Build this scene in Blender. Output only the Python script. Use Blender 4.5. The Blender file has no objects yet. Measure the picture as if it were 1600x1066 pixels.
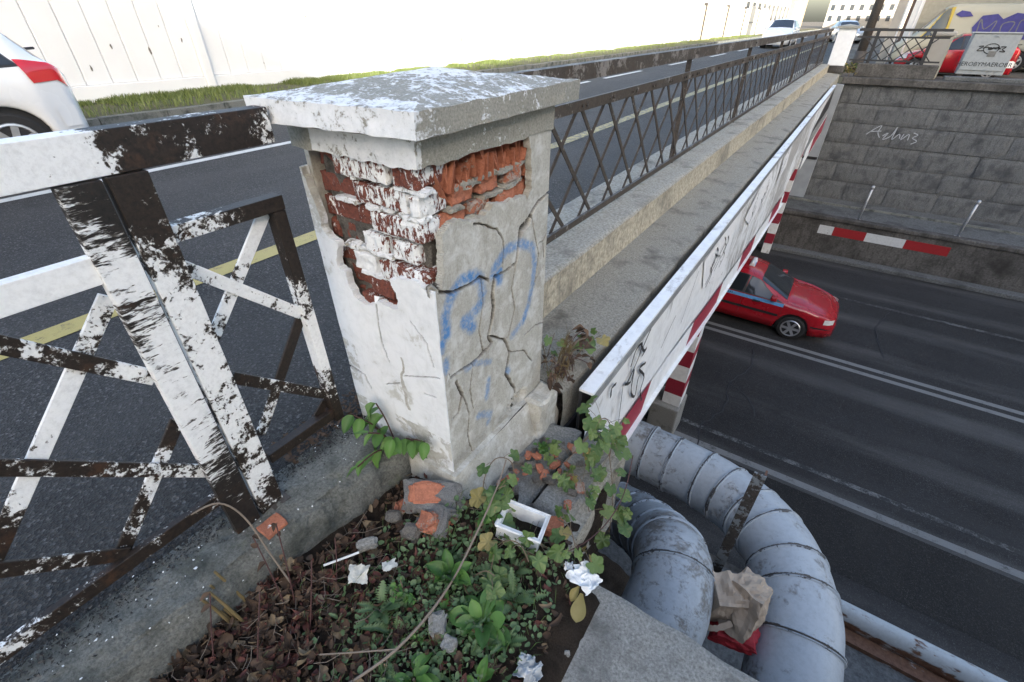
import bpy, bmesh, math, random
import numpy as np
from mathutils import Vector, Matrix, noise as mnoise
R = math.radians
random.seed(7)
scn = bpy.context.scene
COL = scn.collection

# ------------------------------------------------------------------ camera, sky, sun, exposure
cam_d = bpy.data.cameras.new('camera'); cam = bpy.data.objects.new('camera', cam_d); COL.objects.link(cam)
cam.location = (0, 0, 1.4); cam.rotation_euler = (R(90 - 34.8), 0, R(33.75))
cam_d.sensor_width = 36; cam_d.lens = 16.2; cam_d.clip_start = 0.02; cam_d.clip_end = 2000
scn.camera = cam
SUN_EL = 18.0; SUN_AZ = 135.0
w = bpy.data.worlds.new('World'); scn.world = w; w.use_nodes = True
nt = w.node_tree; bg = nt.nodes['Background']
sky = nt.nodes.new('ShaderNodeTexSky'); sky.sky_type = 'NISHITA'; sky.sun_disc = False
sky.sun_elevation = R(SUN_EL); sky.sun_rotation = R(SUN_AZ); sky.air_density = 0.9; sky.dust_density = 3.4; sky.ozone_density = 0.7
nt.links.new(sky.outputs[0], bg.inputs[0]); bg.inputs[1].default_value = 0.12
sd = bpy.data.lights.new('sun', 'SUN'); so = bpy.data.objects.new('sun', sd); COL.objects.link(so)
sd.energy = 3.0; sd.angle = R(0.53); sd.color = (1.0, 0.95, 0.87)
sv = Vector((math.sin(R(SUN_AZ)) * math.cos(R(SUN_EL)), math.cos(R(SUN_AZ)) * math.cos(R(SUN_EL)), math.sin(R(SUN_EL))))
so.rotation_euler = (-sv).to_track_quat('-Z', 'Y').to_euler(); so.location = sv * 60
vs = scn.view_settings; vs.view_transform = 'Standard'; vs.look = 'None'; vs.exposure = 2.30; vs.gamma = 1.0

# ------------------------------------------------------------------ materials
def new_mat(name):
    m = bpy.data.materials.new(name); m.use_nodes = True
    return m, m.node_tree, m.node_tree.nodes['Principled BSDF']
def N(t, typ, **kw):
    n = t.nodes.new(typ)
    for k, v in kw.items():
        if k in n.inputs: n.inputs[k].default_value = v
        else: setattr(n, k, v)
    return n
def L(t, a, b): t.links.new(a, b)
def c4(c): return (c[0], c[1], c[2], 1.0)
def pos_node(t, scale=(1, 1, 1), obj=False):
    if obj:
        g = N(t, 'ShaderNodeTexCoord').outputs['Object']
    else:
        g = N(t, 'ShaderNodeNewGeometry').outputs['Position']
    m = N(t, 'ShaderNodeMapping'); m.inputs['Scale'].default_value = scale
    L(t, g, m.inputs['Vector']); return m.outputs[0]
def noise_n(t, vec, scale, detail=6, rough=0.6, dist=0.0):
    n = N(t, 'ShaderNodeTexNoise'); n.inputs['Scale'].default_value = scale; n.inputs['Detail'].default_value = detail
    n.inputs['Roughness'].default_value = rough; n.inputs['Distortion'].default_value = dist
    L(t, vec, n.inputs['Vector']); return n.outputs['Fac']
def ramp(t, fac, stops):
    r = N(t, 'ShaderNodeValToRGB'); e = r.color_ramp.elements
    while len(e) < len(stops): e.new(0.5)
    for el, (p, c) in zip(e, stops): el.position = p; el.color = c4(c)
    L(t, fac, r.inputs[0]); return r.outputs[0]
def mix(t, fac, a, b, blend='MIX'):
    m = N(t, 'ShaderNodeMix', data_type='RGBA'); m.blend_type = blend
    for s, v in ((m.inputs[0], fac), (m.inputs[6], a), (m.inputs[7], b)):
        if hasattr(v, 'node'): L(t, v, s)
        elif isinstance(v, (int, float)): s.default_value = v
        else: s.default_value = c4(v)
    return m.outputs[2]
def maprange(t, v, a, b, c=0.0, d=1.0):
    m = N(t, 'ShaderNodeMapRange')
    for i, x in ((0, v), (1, a), (2, b), (3, c), (4, d)):
        if hasattr(x, 'node'): L(t, x, m.inputs[i])
        else: m.inputs[i].default_value = x
    return m.outputs[0]
def mth(t, op, a, b=0.0):
    m = N(t, 'ShaderNodeMath', operation=op)
    for i, x in ((0, a), (1, b)):
        if hasattr(x, 'node'): L(t, x, m.inputs[i])
        else: m.inputs[i].default_value = x
    return m.outputs[0]
def bump(t, b, h, strength=0.3, dist=0.01):
    n = N(t, 'ShaderNodeBump'); n.inputs['Strength'].default_value = strength; n.inputs['Distance'].default_value = dist
    L(t, h, n.inputs['Height']); L(t, n.outputs[0], b.inputs['Normal'])
def attr(t, name, typ='GEOMETRY'):
    a = N(t, 'ShaderNodeAttribute'); a.attribute_type = typ; a.attribute_name = name; return a.outputs['Fac']

def mat_plain(name, col, rough=0.6, metal=0.0, spec=0.5, var=0.15, scale=8.0, bmp=0.0):
    m, t, b = new_mat(name)
    v = pos_node(t); n = noise_n(t, v, scale)
    d = tuple(max(0, x * (1 - var)) for x in col); u = tuple(min(1, x * (1 + var)) for x in col)
    L(t, ramp(t, n, [(0.3, d), (0.7, u)]), b.inputs['Base Color'])
    b.inputs['Roughness'].default_value = rough; b.inputs['Metallic'].default_value = metal
    b.inputs['Specular IOR Level'].default_value = spec
    if bmp: bump(t, b, noise_n(t, v, scale * 8), bmp, 0.004)
    return m

def mat_asphalt(name, base, scale=1.0, wear=None, bstr=0.9, fade=None):
    m, t, b = new_mat(name)
    v = pos_node(t)
    vo = N(t, 'ShaderNodeTexVoronoi'); vo.inputs['Scale'].default_value = 150 * scale; L(t, v, vo.inputs['Vector'])
    n1 = noise_n(t, v, 0.9, 5, 0.6); n2 = noise_n(t, v, 60 * scale, 4, 0.7)
    sep = N(t, 'ShaderNodeSeparateColor'); L(t, vo.outputs['Color'], sep.inputs[0])
    c = ramp(t, sep.outputs[0], [(0.0, [x * 0.45 for x in base]), (0.6, base), (0.92, [x * 2.0 for x in base]), (1.0, [x * 4.2 for x in base])])
    c = mix(t, 0.75, c, ramp(t, n1, [(0.3, [0.62] * 3), (0.7, [1.15] * 3)]), 'MULTIPLY')
    c = mix(t, 0.5, c, ramp(t, n2, [(0.3, [0.7] * 3), (0.75, [1.3] * 3)]), 'MULTIPLY')
    c = mix(t, maprange(t, noise_n(t, pos_node(t, (1, .25, 1) if not wear else (.25, 1, 1)), 1.1, 6, .65), .40, .70, 0, .55), c, [x * 1.9 for x in base])
    c = mix(t, maprange(t, noise_n(t, v, 2.3, 4, .6), .62, .72, 0, .5), c, [x * .45 for x in base])
    if wear:      # pale untrodden bands between the wheel tracks, along x
        axis, freq, off, col = wear
        s = N(t, 'ShaderNodeSeparateXYZ'); L(t, v, s.inputs[0])
        y = mth(t, 'ADD', s.outputs[axis], mth(t, 'MULTIPLY', noise_n(t, pos_node(t, (0.25, 1, 1)), 2.0), 0.5))
        f = mth(t, 'SINE', mth(t, 'ADD', mth(t, 'MULTIPLY', y, freq), off))
        f = maprange(t, f, 0.3, 1.0, 0.0, 0.8)
        f = mth(t, 'MULTIPLY', f, maprange(t, noise_n(t, pos_node(t, (0.15, 1, 1)), 1.2, 6, .7), 0.35, 0.65))
        c = mix(t, f, c, mix(t, 0.5, c, col))
    L(t, c, b.inputs['Base Color'])
    b.inputs['Roughness'].default_value = 0.75; b.inputs['Specular IOR Level'].default_value = 0.35
    h = mth(t, 'ADD', mth(t, 'MULTIPLY', vo.outputs['Distance'], 0.9), n2)
    bump(t, b, h, bstr, 0.006 / scale)
    return m

def mat_concrete(name, base, stain=(0.08, 0.08, 0.07), amt=0.5, scale=3.0, bstr=0.5, pit=1.0, streak=None, moss=None):
    m, t, b = new_mat(name)
    v = pos_node(t)
    n1 = noise_n(t, v, scale, 8, 0.65); n2 = noise_n(t, v, scale * 22, 6, 0.7); n3 = noise_n(t, v, scale * 90, 3, 0.6)
    c = ramp(t, n2, [(0.34, [x * 0.60 for x in base]), (0.5, base), (0.66, [min(1, x * 1.38) for x in base])])
    c = mix(t, maprange(t, n1, 0.62 - 0.25 * amt, 0.78 - 0.2 * amt), c, stain)
    if streak:
        ns = noise_n(t, pos_node(t, streak), 9.0, 6, 0.7)
        c = mix(t, maprange(t, ns, 0.5, 0.68, 0, 0.75), c, stain)
    if moss:
        nm = noise_n(t, v, scale * 2.3, 8, 0.7)
        c = mix(t, maprange(t, nm, 0.6, 0.72, 0, 0.6), c, moss)
    c = mix(t, maprange(t, n3, 0.62, 0.75, 0, 0.55), c, [x * 0.35 for x in base])
    c = mix(t, maprange(t, n3, 0.32, 0.22, 0, 0.5), c, [min(1, x * 1.7) for x in base])
    L(t, c, b.inputs['Base Color']); b.inputs['Roughness'].default_value = 0.92; b.inputs['Specular IOR Level'].default_value = 0.2
    h = mth(t, 'ADD', n2, mth(t, 'MULTIPLY', n3, 0.7 * pit))
    bump(t, b, h, bstr, 0.008)
    return m

def mat_chip(name, under, under2, paint, scale=30.0, stretch=(1, 1, 1), rough=0.55, soft=0.012, lowmix=0.45):
    """worn paint: 'cv' mesh attribute 0..1 says how much paint is left"""
    m, t, b = new_mat(name)
    v = pos_node(t, stretch); v1 = pos_node(t)
    n1 = noise_n(t, v, scale, 9, 0.68, 0.4); n2 = noise_n(t, v1, scale * 0.22, 3, 0.5); n3 = noise_n(t, v1, scale * 2.2, 5, 0.7)
    nf = noise_n(t, v, scale * 3.4, 4, 0.6)
    val = mth(t, 'ADD', mth(t, 'MULTIPLY', n1, 1 - lowmix), mth(t, 'MULTIPLY', n2, lowmix))
    val = mth(t, 'ADD', val, mth(t, 'MULTIPLY', mth(t, 'SUBTRACT', nf, 0.5), 0.22))
    th = maprange(t, attr(t, 'cv'), 0.0, 1.0, 0.70, 0.30)
    mask = maprange(t, val, mth(t, 'SUBTRACT', th, soft), mth(t, 'ADD', th, soft))
    cu = ramp(t, n3, [(0.3, under), (0.7, under2)])
    if name.startswith('fence') or name.startswith('rail'):
        cu = mix(t, maprange(t, noise_n(t, v1, 11, 6, .7), .56, .70, 0, .7), cu, (0.072, 0.036, 0.020))
        old = maprange(t, val, mth(t, 'SUBTRACT', th, 0.035), mth(t, 'SUBTRACT', th, 0.02)); cu = mix(t, mth(t, 'MULTIPLY', old, .35), cu, (0.34, 0.32, 0.29))
    cp = ramp(t, n3, [(0.2, [x * 0.8 for x in paint]), (0.55, paint)])
    nd = noise_n(t, v1, scale * 0.5, 8, 0.75)
    cp = mix(t, maprange(t, nd, 0.56, 0.75, 0, 0.45), cp, [x * 0.55 for x in paint])
    L(t, mix(t, mask, cu, cp), b.inputs['Base Color'])
    b.inputs['Roughness'].default_value = rough; b.inputs['Specular IOR Level'].default_value = 0.35
    h = mth(t, 'ADD', mth(t, 'MULTIPLY', mask, 1.0), mth(t, 'MULTIPLY', n3, 0.5))
    bump(t, b, h, 0.7, 0.004)
    return m

def mat_paint(name, col, rough=0.25, coat=0.6, metal=0.0):
    m, t, b = new_mat(name)
    v = pos_node(t); n = noise_n(t, v, 3.0, 6, .7)
    L(t, ramp(t, n, [(0.3, [x * 0.95 for x in col]), (0.7, col)]), b.inputs['Base Color'])
    L(t, maprange(t, noise_n(t, v, 2, 3, .5), 0.3, 0.8, rough * 0.8, rough * 1.3), b.inputs['Roughness'])
    b.inputs['Coat Weight'].default_value = coat; b.inputs['Coat Roughness'].default_value = 0.08; b.inputs['Metallic'].default_value = metal
    return m

def mat_leaf(name, c1, c2, edge=None, rough=0.5, trans=0.25):
    m, t, b = new_mat(name)
    oi = N(t, 'ShaderNodeObjectInfo'); v = pos_node(t, obj=False)
    n = noise_n(t, v, 25, 4, .6)
    f = mth(t, 'ADD', mth(t, 'MULTIPLY', oi.outputs['Random'], 0.6), mth(t, 'MULTIPLY', n, 0.5))
    c = ramp(t, f, [(0.15, c1), (0.85, c2)])
    if edge:
        c = mix(t, maprange(t, noise_n(t, v, 45, 5, .7), 0.6, 0.7, 0, .8), c, edge)
    L(t, c, b.inputs['Base Color']); b.inputs['Roughness'].default_value = rough
    tr = N(t, 'ShaderNodeBsdfTranslucent'); L(t, c, tr.inputs[0])
    mx = N(t, 'ShaderNodeMixShader'); mx.inputs[0].default_value = trans
    out = [n_ for n_ in t.nodes if n_.type == 'OUTPUT_MATERIAL'][0]
    L(t, b.outputs[0], mx.inputs[1]); L(t, tr.outputs[0], mx.inputs[2]); L(t, mx.outputs[0], out.inputs[0])
    bump(t, b, noise_n(t, v, 160, 3, .6), 0.25, 0.003)
    return m

def mat_glass(name, col=(0.02, 0.025, 0.03)):
    m, t, b = new_mat(name)
    b.inputs['Base Color'].default_value = c4(col); b.inputs['Roughness'].default_value = 0.06; b.inputs['Specular IOR Level'].default_value = 0.8
    return m

M = {}
M['asphalt'] = mat_asphalt('asphalt_upper', (0.035, 0.0342, 0.0330), 0.75)
M['asphalt_low'] = mat_asphalt('asphalt_lower', (0.0225, 0.0225, 0.0225), 0.7, wear=(1, 3.6, 0.9, (0.16, 0.158, 0.152)), bstr=0.5)
M['earth'] = mat_concrete('bare_ground', (0.16, 0.14, 0.11), (0.06, 0.05, 0.04), .6, 0.6)
M['kerb'] = mat_concrete('kerb_concrete', (0.19, 0.197, 0.18), (0.060, 0.068, 0.060), .62, 5.0, 1.0, moss=(0.16, 0.18, 0.11))
M['ledge'] = mat_concrete('ledge_concrete', (0.36, 0.345, 0.295), (0.14, 0.133, 0.115), .38, 2.6, .8, 1.2, moss=(0.15, 0.15, 0.08))
M['riser'] = mat_concrete('riser_plaster', (0.44, 0.40, 0.31), (0.17, 0.16, 0.135), .45, 1.6, .5, .6, streak=(6, 5, 0.6))
M['shelf'] = mat_concrete('shelf_concrete', (0.36, 0.345, 0.295), (0.16, 0.152, 0.132), .36, 4.2, 1.0, 1.7)
M['slab'] = mat_concrete('slab_concrete', (0.29, 0.29, 0.27), (0.14, 0.14, 0.13), .35, 5.0, .8, 1.3)
M['cap'] = None
M['stone'] = mat_concrete('wall_stone', (0.145, 0.150, 0.150), (0.065, 0.068, 0.072), .5, 2.2, .9, 1.0, streak=(1.5, 1, .35))
M['joint'] = mat_concrete('wall_mortar', (0.17, 0.175, 0.17), (0.10, 0.10, 0.10), .3, 2, .4)
M['dark_conc'] = mat_concrete('barrier_concrete', (0.115, 0.110, 0.102), (0.042, 0.040, 0.037), .6, .9, .5, streak=(1.2, 1, .3))
M['walk'] = mat_concrete('walkway_concrete', (0.125, 0.13, 0.13), (0.06, 0.063, 0.063), .5, 1.2, .4)
M['white_wall'] = mat_plain('whitewash', (0.77, 0.785, 0.79), .9, var=.035, scale=1.3, bmp=.12)
M['beige_wall'] = mat_concrete('beige_panel', (0.62, 0.55, 0.42), (0.38, 0.33, 0.25), .4, .8, .3)
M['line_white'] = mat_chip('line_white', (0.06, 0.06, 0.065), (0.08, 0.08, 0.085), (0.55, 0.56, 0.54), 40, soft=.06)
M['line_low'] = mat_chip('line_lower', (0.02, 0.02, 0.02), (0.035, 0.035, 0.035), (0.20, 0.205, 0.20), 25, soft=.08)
M['line_yellow'] = mat_chip('line_yellow', (0.06, 0.06, 0.06), (0.08, 0.08, 0.075), (0.42, 0.35, 0.12), 60, soft=.06)
M['fence'] = mat_chip('fence_paint', (0.009, 0.008, 0.007), (0.036, 0.025, 0.019), (0.84, 0.86, 0.86), 40, (1, 1, 1.0))
M['fence_h'] = mat_chip('fence_paint_brushed', (0.009, 0.009, 0.009), (0.030, 0.025, 0.022), (0.84, 0.86, 0.86), 30, (0.5, 0.55, 2.6))
M['rail'] = mat_chip('rail_steel', (0.035, 0.029, 0.024), (0.085, 0.068, 0.054), (0.24, 0.22, 0.20), 24)
M['brick_a'] = mat_chip('brick_whitewashed', (0.08, 0.032, 0.027), (0.23, 0.075, 0.05), (0.80, 0.82, 0.82), 50, (1.5, 1.5, .6), rough=.9, lowmix=.3)
M['brick_b'] = mat_chip('brick_bare', (0.26, 0.10, 0.06), (0.48, 0.19, 0.115), (0.36, 0.29, 0.245), 60, rough=.9)
M['mortar'] = mat_concrete('old_mortar', (0.24, 0.225, 0.20), (0.07, 0.065, 0.06), .5, 9, 1.0, 1.5)
M['beam'] = mat_chip('beam_white', (0.34, 0.335, 0.32), (0.46, 0.45, 0.43), (0.82, 0.84, 0.84), 5, (2, 1.2, .6), soft=.05)
M['beam_red'] = mat_chip('beam_red', (0.36, 0.25, 0.25), (0.5, 0.4, 0.4), (0.30, 0.028, 0.05), 14, (2, .6, 1.5), soft=.03)
M['ink'] = mat_plain('black_marker', (0.02, 0.02, 0.02), .6)
M['white_patch'] = mat_chip('white_poster_paint', (0.10, 0.09, 0.08), (0.3, 0.28, 0.26), (0.86, 0.87, 0.87), 12, (1, .7, 1), soft=.02)
M['red_paint'] = mat_chip('red_sign_paint', (0.12, 0.10, 0.09), (0.2, 0.15, 0.14), (0.30, 0.018, 0.022), 8, soft=.03)
M['white_paint'] = mat_chip('white_sign_paint', (0.12, 0.12, 0.11), (0.2, 0.2, 0.19), (0.58, 0.60, 0.60), 8, soft=.03)
M['pipe'] = mat_chip('pipe_paint', (0.13, 0.125, 0.115), (0.29, 0.29, 0.28), (0.42, 0.465, 0.50), 13, (1, 1, 1), rough=.42, soft=.05)
M['pipe_ring'] = mat_chip('pipe_band', (0.05, 0.05, 0.05), (0.12, 0.12, 0.12), (0.37, 0.42, 0.465), 14, rough=.45)
M['steel_dark'] = mat_chip('old_steel', (0.035, 0.032, 0.03), (0.09, 0.08, 0.07), (0.22, 0.25, 0.27), 20, rough=.6)
M['rusty'] = mat_chip('rusty_steel', (0.10, 0.05, 0.03), (0.22, 0.12, 0.075), (0.48, 0.53, 0.55), 10, (.4, 1, 1), soft=.03)
M['galv'] = mat_plain('galvanised', (0.45, 0.47, 0.49), .45, .5, bmp=.1)
M['tyre'] = mat_plain('tyre_rubber', (0.018, 0.018, 0.018), .8, bmp=.1)
M['black'] = mat_plain('black_plastic', (0.02, 0.02, 0.022), .5)
M['rim'] = mat_plain('alloy', (0.55, 0.56, 0.58), .3, .8)
M['car_red'] = mat_paint('taxi_red', (0.36, 0.007, 0.016))
M['car_white'] = mat_paint('car_white', (0.80, 0.82, 0.83))
M['car_silver'] = mat_paint('car_silver', (0.45, 0.50, 0.54), .3, .6, .3)
M['van_beige'] = mat_paint('van_beige', (0.42, 0.40, 0.31), .5, .1)
M['van_yellow'] = mat_paint('van_yellow', (0.55, 0.40, 0.06), .5, .1)
M['glass'] = mat_glass('car_glass'); M['glass2'] = mat_glass('pale_glass', (0.10, 0.13, 0.15))
M['lamp_red'] = mat_paint('tail_lamp', (0.62, 0.01, 0.02), .15, 1.0)
M['lamp_clear'] = mat_paint('head_lamp', (0.75, 0.75, 0.72), .1, 1.0)
M['blue_band'] = mat_plain('blue_band', (0.12, 0.36, 0.68), .4)
M['purple'] = mat_plain('purple_spray', (0.055, 0.05, 0.21), .7)
M['soil'] = mat_concrete('soil', (0.046, 0.035, 0.026), (0.016, 0.012, 0.009), .55, 9, 1.0, 1.6)
M['litter'] = mat_leaf('dead_leaf', (0.026, 0.017, 0.012), (0.130, 0.080, 0.048), trans=.12, rough=.8)
M['litter2'] = mat_leaf('dead_leaf_pale', (0.11, 0.08, 0.05), (0.26, 0.20, 0.125), trans=.12, rough=.8)
M['litter3'] = mat_leaf('dead_leaf_red', (0.055, 0.022, 0.020), (0.15, 0.055, 0.042), trans=.12, rough=.8)
M['leaf'] = mat_leaf('leaf_green', (0.042, 0.115, 0.024), (0.12, 0.25, 0.055))
M['leaf_vine'] = mat_leaf('leaf_vine', (0.055, 0.115, 0.030), (0.150, 0.225, 0.070), (0.30, 0.24, 0.10))
M['leaf_gray'] = mat_leaf('leaf_thistle', (0.075, 0.14, 0.055), (0.155, 0.235, 0.105))
M['leaf_yellow'] = mat_leaf('leaf_yellowing', (0.22, 0.19, 0.06), (0.36, 0.30, 0.12))
M['stem'] = mat_plain('stem', (0.16, 0.12, 0.08), .8); M['stem_red'] = mat_plain('stem_red', (0.07, 0.03, 0.028), .7)
M['reed'] = mat_plain('dry_reed', (0.15, 0.11, 0.045), .7); M['twig'] = mat_plain('twig', (0.20, 0.165, 0.13), .85)
M['grass'] = mat_leaf('grass_blade', (0.06, 0.12, 0.028), (0.17, 0.205, 0.06))
M['paper'] = mat_plain('paper', (0.68, 0.70, 0.70), .8, var=.14, scale=25, bmp=.1)
M['card'] = mat_plain('soiled_card', (0.52, 0.52, 0.46), .8, var=.35, scale=30)
M['bag'] = mat_plain('brown_paper', (0.42, 0.34, 0.26), .85, var=.15, bmp=.2)
M['bag_red'] = mat_plain('red_print', (0.36, 0.02, 0.03), .7); M['bag_yellow'] = mat_plain('yellow_print', (0.60, 0.36, 0.04), .7)
M['plastic'] = mat_plain('clear_plastic', (0.35, 0.38, 0.40), .2, spec=.8)
M['cabinet'] = mat_chip('cabinet_grey', (0.20, 0.21, 0.21), (0.27, 0.28, 0.28), (0.33, 0.355, 0.36), 6, soft=.05)
M['cream'] = mat_plain('cream_cladding', (0.40, 0.38, 0.31), .8, var=.1)  # darkened overall so the shopfront carries shade in its colour
M['facade'] = mat_plain('facade_plaster', (0.36, 0.34, 0.30), .9, var=.12, scale=1)
M['facade2'] = mat_plain('facade_ochre', (0.40, 0.30, 0.19), .9, var=.12, scale=1)
M['roof'] = mat_plain('dark_roof', (0.10, 0.07, 0.06), .9)
M['win'] = mat_glass('house_glass', (0.05, 0.06, 0.07))

def mat_cap():
    m, t, b = new_mat('cap_worn_whitewash')
    v = pos_node(t)
    n1 = noise_n(t, v, 30, 9, .75, .3); n2 = noise_n(t, v, 6, 3, .5); n3 = noise_n(t, v, 150, 5, .7)
    val = mth(t, 'ADD', mth(t, 'ADD', mth(t, 'MULTIPLY', n1, .72), mth(t, 'MULTIPLY', n2, .28)), mth(t, 'MULTIPLY', mth(t, 'SUBTRACT', noise_n(t, v, 120, 4, .7), .5), .3))
    th = maprange(t, attr(t, 'cv'), 0, 1, .70, .30)
    mask = maprange(t, val, mth(t, 'SUBTRACT', th, .03), mth(t, 'ADD', th, .03))
    cu = ramp(t, n3, [(.25, (.15, .148, .125)), (.5, (.30, .295, .255)), (.8, (.42, .41, .36))])
    cp = ramp(t, n1, [(.3, (.62, .65, .66)), (.6, (.80, .82, .83))])
    L(t, mix(t, mask, cu, cp), b.inputs['Base Color']); b.inputs['Roughness'].default_value = .92
    bump(t, b, mth(t, 'ADD', n3, mth(t, 'MULTIPLY', mask, .5)), .6, .004)
    return m
M['cap'] = mat_cap()

def mat_plaster():
    m, t, b = new_mat('pillar_plaster')
    v = pos_node(t)
    n1 = noise_n(t, v, 16, 9, .7, .3); n2 = noise_n(t, v, 3.2, 3, .5); n3 = noise_n(t, v, 130, 5, .7)
    ns = noise_n(t, pos_node(t, (1.3, 1.3, .28)), 22, 6, .7)
    val = mth(t, 'ADD', mth(t, 'MULTIPLY', n1, .6), mth(t, 'MULTIPLY', n2, .4))
    th = maprange(t, attr(t, 'cv'), 0, 1, .72, .28)
    mask = maprange(t, val, mth(t, 'SUBTRACT', th, .025), mth(t, 'ADD', th, .025))
    cu = ramp(t, n3, [(.25, (.30, .295, .26)), (.5, (.44, .435, .39)), (.8, (.54, .53, .48))])
    cu = mix(t, maprange(t, ns, .46, .70, 0, .55), cu, (.27, .255, .215))
    cu = mix(t, maprange(t, n1, .36, .52, .75, 0.0), cu, (.63, .645, .62))
    cp = ramp(t, n1, [(.25, (.66, .69, .70)), (.55, (.80, .825, .84))])
    cp = mix(t, maprange(t, ns, .55, .75, 0, .3), cp, (.50, .50, .47))
    c = mix(t, mask, cu, cp)
    bl = mth(t, 'MINIMUM', mth(t, 'MULTIPLY', attr(t, 'blue'), maprange(t, noise_n(t, v, 60, 6, .7), .30, .56, .12, 1.2)), .85)
    c = mix(t, bl, c, (.03, .20, .50))
    c = mix(t, attr(t, 'shade_dirt'), c, (.045, .042, .037))  # near-black mix: painted crack shade, plus soiling at the pillar foot
    L(t, c, b.inputs['Base Color']); b.inputs['Roughness'].default_value = .9; b.inputs['Specular IOR Level'].default_value = .2
    bump(t, b, mth(t, 'ADD', mth(t, 'MULTIPLY', n3, .6), mth(t, 'MULTIPLY', mask, .7)), .45, .004)
    return m
M['plaster'] = mat_plaster()

# ------------------------------------------------------------------ mesh helpers
def nz(p, s=1.0): return mnoise.noise(Vector(p) * s)
def fbm(p, s=1.0, o=3):
    v = 0; a = 1.0
    for i in range(o): v += a * mnoise.noise(Vector(p) * s); s *= 2.1; a *= .5
    return v
class MB:
    def __init__(s): s.v = []; s.f = []; s.cv = []; s.c = 0.0
    def add(s, vs, fs, cv=None):
        o = len(s.v); s.v += [tuple(p) for p in vs]; s.f += [tuple(i + o for i in f) for f in fs]
        s.cv += list(cv) if cv is not None else [s.c] * len(vs); return s
    def box(s, a, b, cv=None):
        x0, y0, z0 = a; x1, y1, z1 = b
        vs = [(x0, y0, z0), (x1, y0, z0), (x1, y1, z0), (x0, y1, z0), (x0, y0, z1), (x1, y0, z1), (x1, y1, z1), (x0, y1, z1)]
        return s.add(vs, [(3, 2, 1, 0), (4, 5, 6, 7), (0, 1, 5, 4), (1, 2, 6, 5), (2, 3, 7, 6), (3, 0, 4, 7)], cv)
    def bar(s, p, q, wd, th, nrm=(1, 0, 0), seg=1, cvs=None):
        """flat bar p->q, width wd, thickness th along nrm"""
        p = Vector(p); q = Vector(q); d = (q - p).normalized(); n = Vector(nrm).normalized()
        n = (n - d * n.dot(d)).normalized(); u = n.cross(d).normalized()
        vs = []; cv = []
        for i in range(seg + 1):
            c = p.lerp(q, i / seg); k = 0.0
            if cvs is not None:
                x = i / seg * (len(cvs) - 1); j = min(int(x), len(cvs) - 2); k = cvs[j] * (1 - x + j) + cvs[j + 1] * (x - j)
            for a, b_ in ((-1, -1), (1, -1), (1, 1), (-1, 1)):
                vs.append(c + u * (a * wd / 2) + n * (b_ * th / 2)); cv.append(k)
        fs = []
        for i in range(seg):
            o = i * 4
            for k in range(4): fs.append((o + k, o + (k + 1) % 4, o + 4 + (k + 1) % 4, o + 4 + k))
        e = seg * 4; fs += [(3, 2, 1, 0), (e, e + 1, e + 2, e + 3)]
        return s.add(vs, fs, cv if cvs is not None else None)
    def tube(s, pts, rad, n=8, cap=True, cv=None):
        pts = [Vector(p) for p in pts]; rad = rad if isinstance(rad, (list, tuple)) else [rad] * len(pts)
        vs = []; up = None
        for i, p in enumerate(pts):
            d = (pts[min(i + 1, len(pts) - 1)] - pts[max(i - 1, 0)]).normalized()
            if up is None: up = d.orthogonal().normalized()
            up = (up - d * up.dot(d)).normalized(); v2 = d.cross(up)
            for k in range(n):
                a = 2 * math.pi * k / n; vs.append(p + (up * math.cos(a) + v2 * math.sin(a)) * rad[i])
        fs = [(i * n + k, i * n + (k + 1) % n, (i + 1) * n + (k + 1) % n, (i + 1) * n + k) for i in range(len(pts) - 1) for k in range(n)]
        if cap: fs += [tuple(range(n - 1, -1, -1)), tuple((len(pts) - 1) * n + k for k in range(n))]
        return s.add(vs, fs, cv)
    def quad(s, a, b, c, d): return s.add([a, b, c, d], [(0, 1, 2, 3)])
    def prism(s, poly, ext):
        """poly: 3d points, extruded by ext"""
        n = len(poly); e = Vector(ext); vs = [Vector(p) for p in poly] + [Vector(p) + e for p in poly]
        return s.add(vs, [tuple(range(n - 1, -1, -1)), tuple(range(n, 2 * n))] + [(i, (i + 1) % n, n + (i + 1) % n, n + i) for i in range(n)])
    def grid(s, fn, nu, nv, cvf=None):
        vs = []; cv = []
        for j in range(nv + 1):
            for i in range(nu + 1):
                p = fn(i / nu, j / nv); vs.append(p)
                if cvf: cv.append(cvf(p))
        fs = [(j * (nu + 1) + i, j * (nu + 1) + i + 1, (j + 1) * (nu + 1) + i + 1, (j + 1) * (nu + 1) + i) for j in range(nv) for i in range(nu)]
        return s.add(vs, fs, cv if cvf else None)
    def mesh(s, name, mat, smooth=False, recalc=True):
        me = bpy.data.meshes.new(name); me.from_pydata(s.v, [], s.f)
        if any(s.cv):
            a = me.attributes.new('cv', 'FLOAT', 'POINT'); a.data.foreach_set('value', np.array(s.cv, dtype=np.float32))
        for m in (mat if isinstance(mat, (list, tuple)) else [mat]): me.materials.append(m)
        if recalc:
            bm = bmesh.new(); bm.from_mesh(me); bmesh.ops.recalc_face_normals(bm, faces=bm.faces); bm.to_mesh(me); bm.free()
        if smooth: me.polygons.foreach_set('use_smooth', [True] * len(me.polygons))
        me.update(); return me
    def build(s, name, mat, parent=None, smooth=False, recalc=True, bevel=0.0):
        if parent is not None:
            pl = wloc(parent); s.v = [(x - pl[0], y - pl[1], z - pl[2]) for x, y, z in s.v]
        o = link(name, s.mesh(name, mat, smooth, recalc), parent)
        if bevel: bev(o, bevel)
        return o
def wloc(o):
    l = Vector((0, 0, 0))
    while o is not None: l = l + o.location; o = o.parent
    return l
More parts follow.
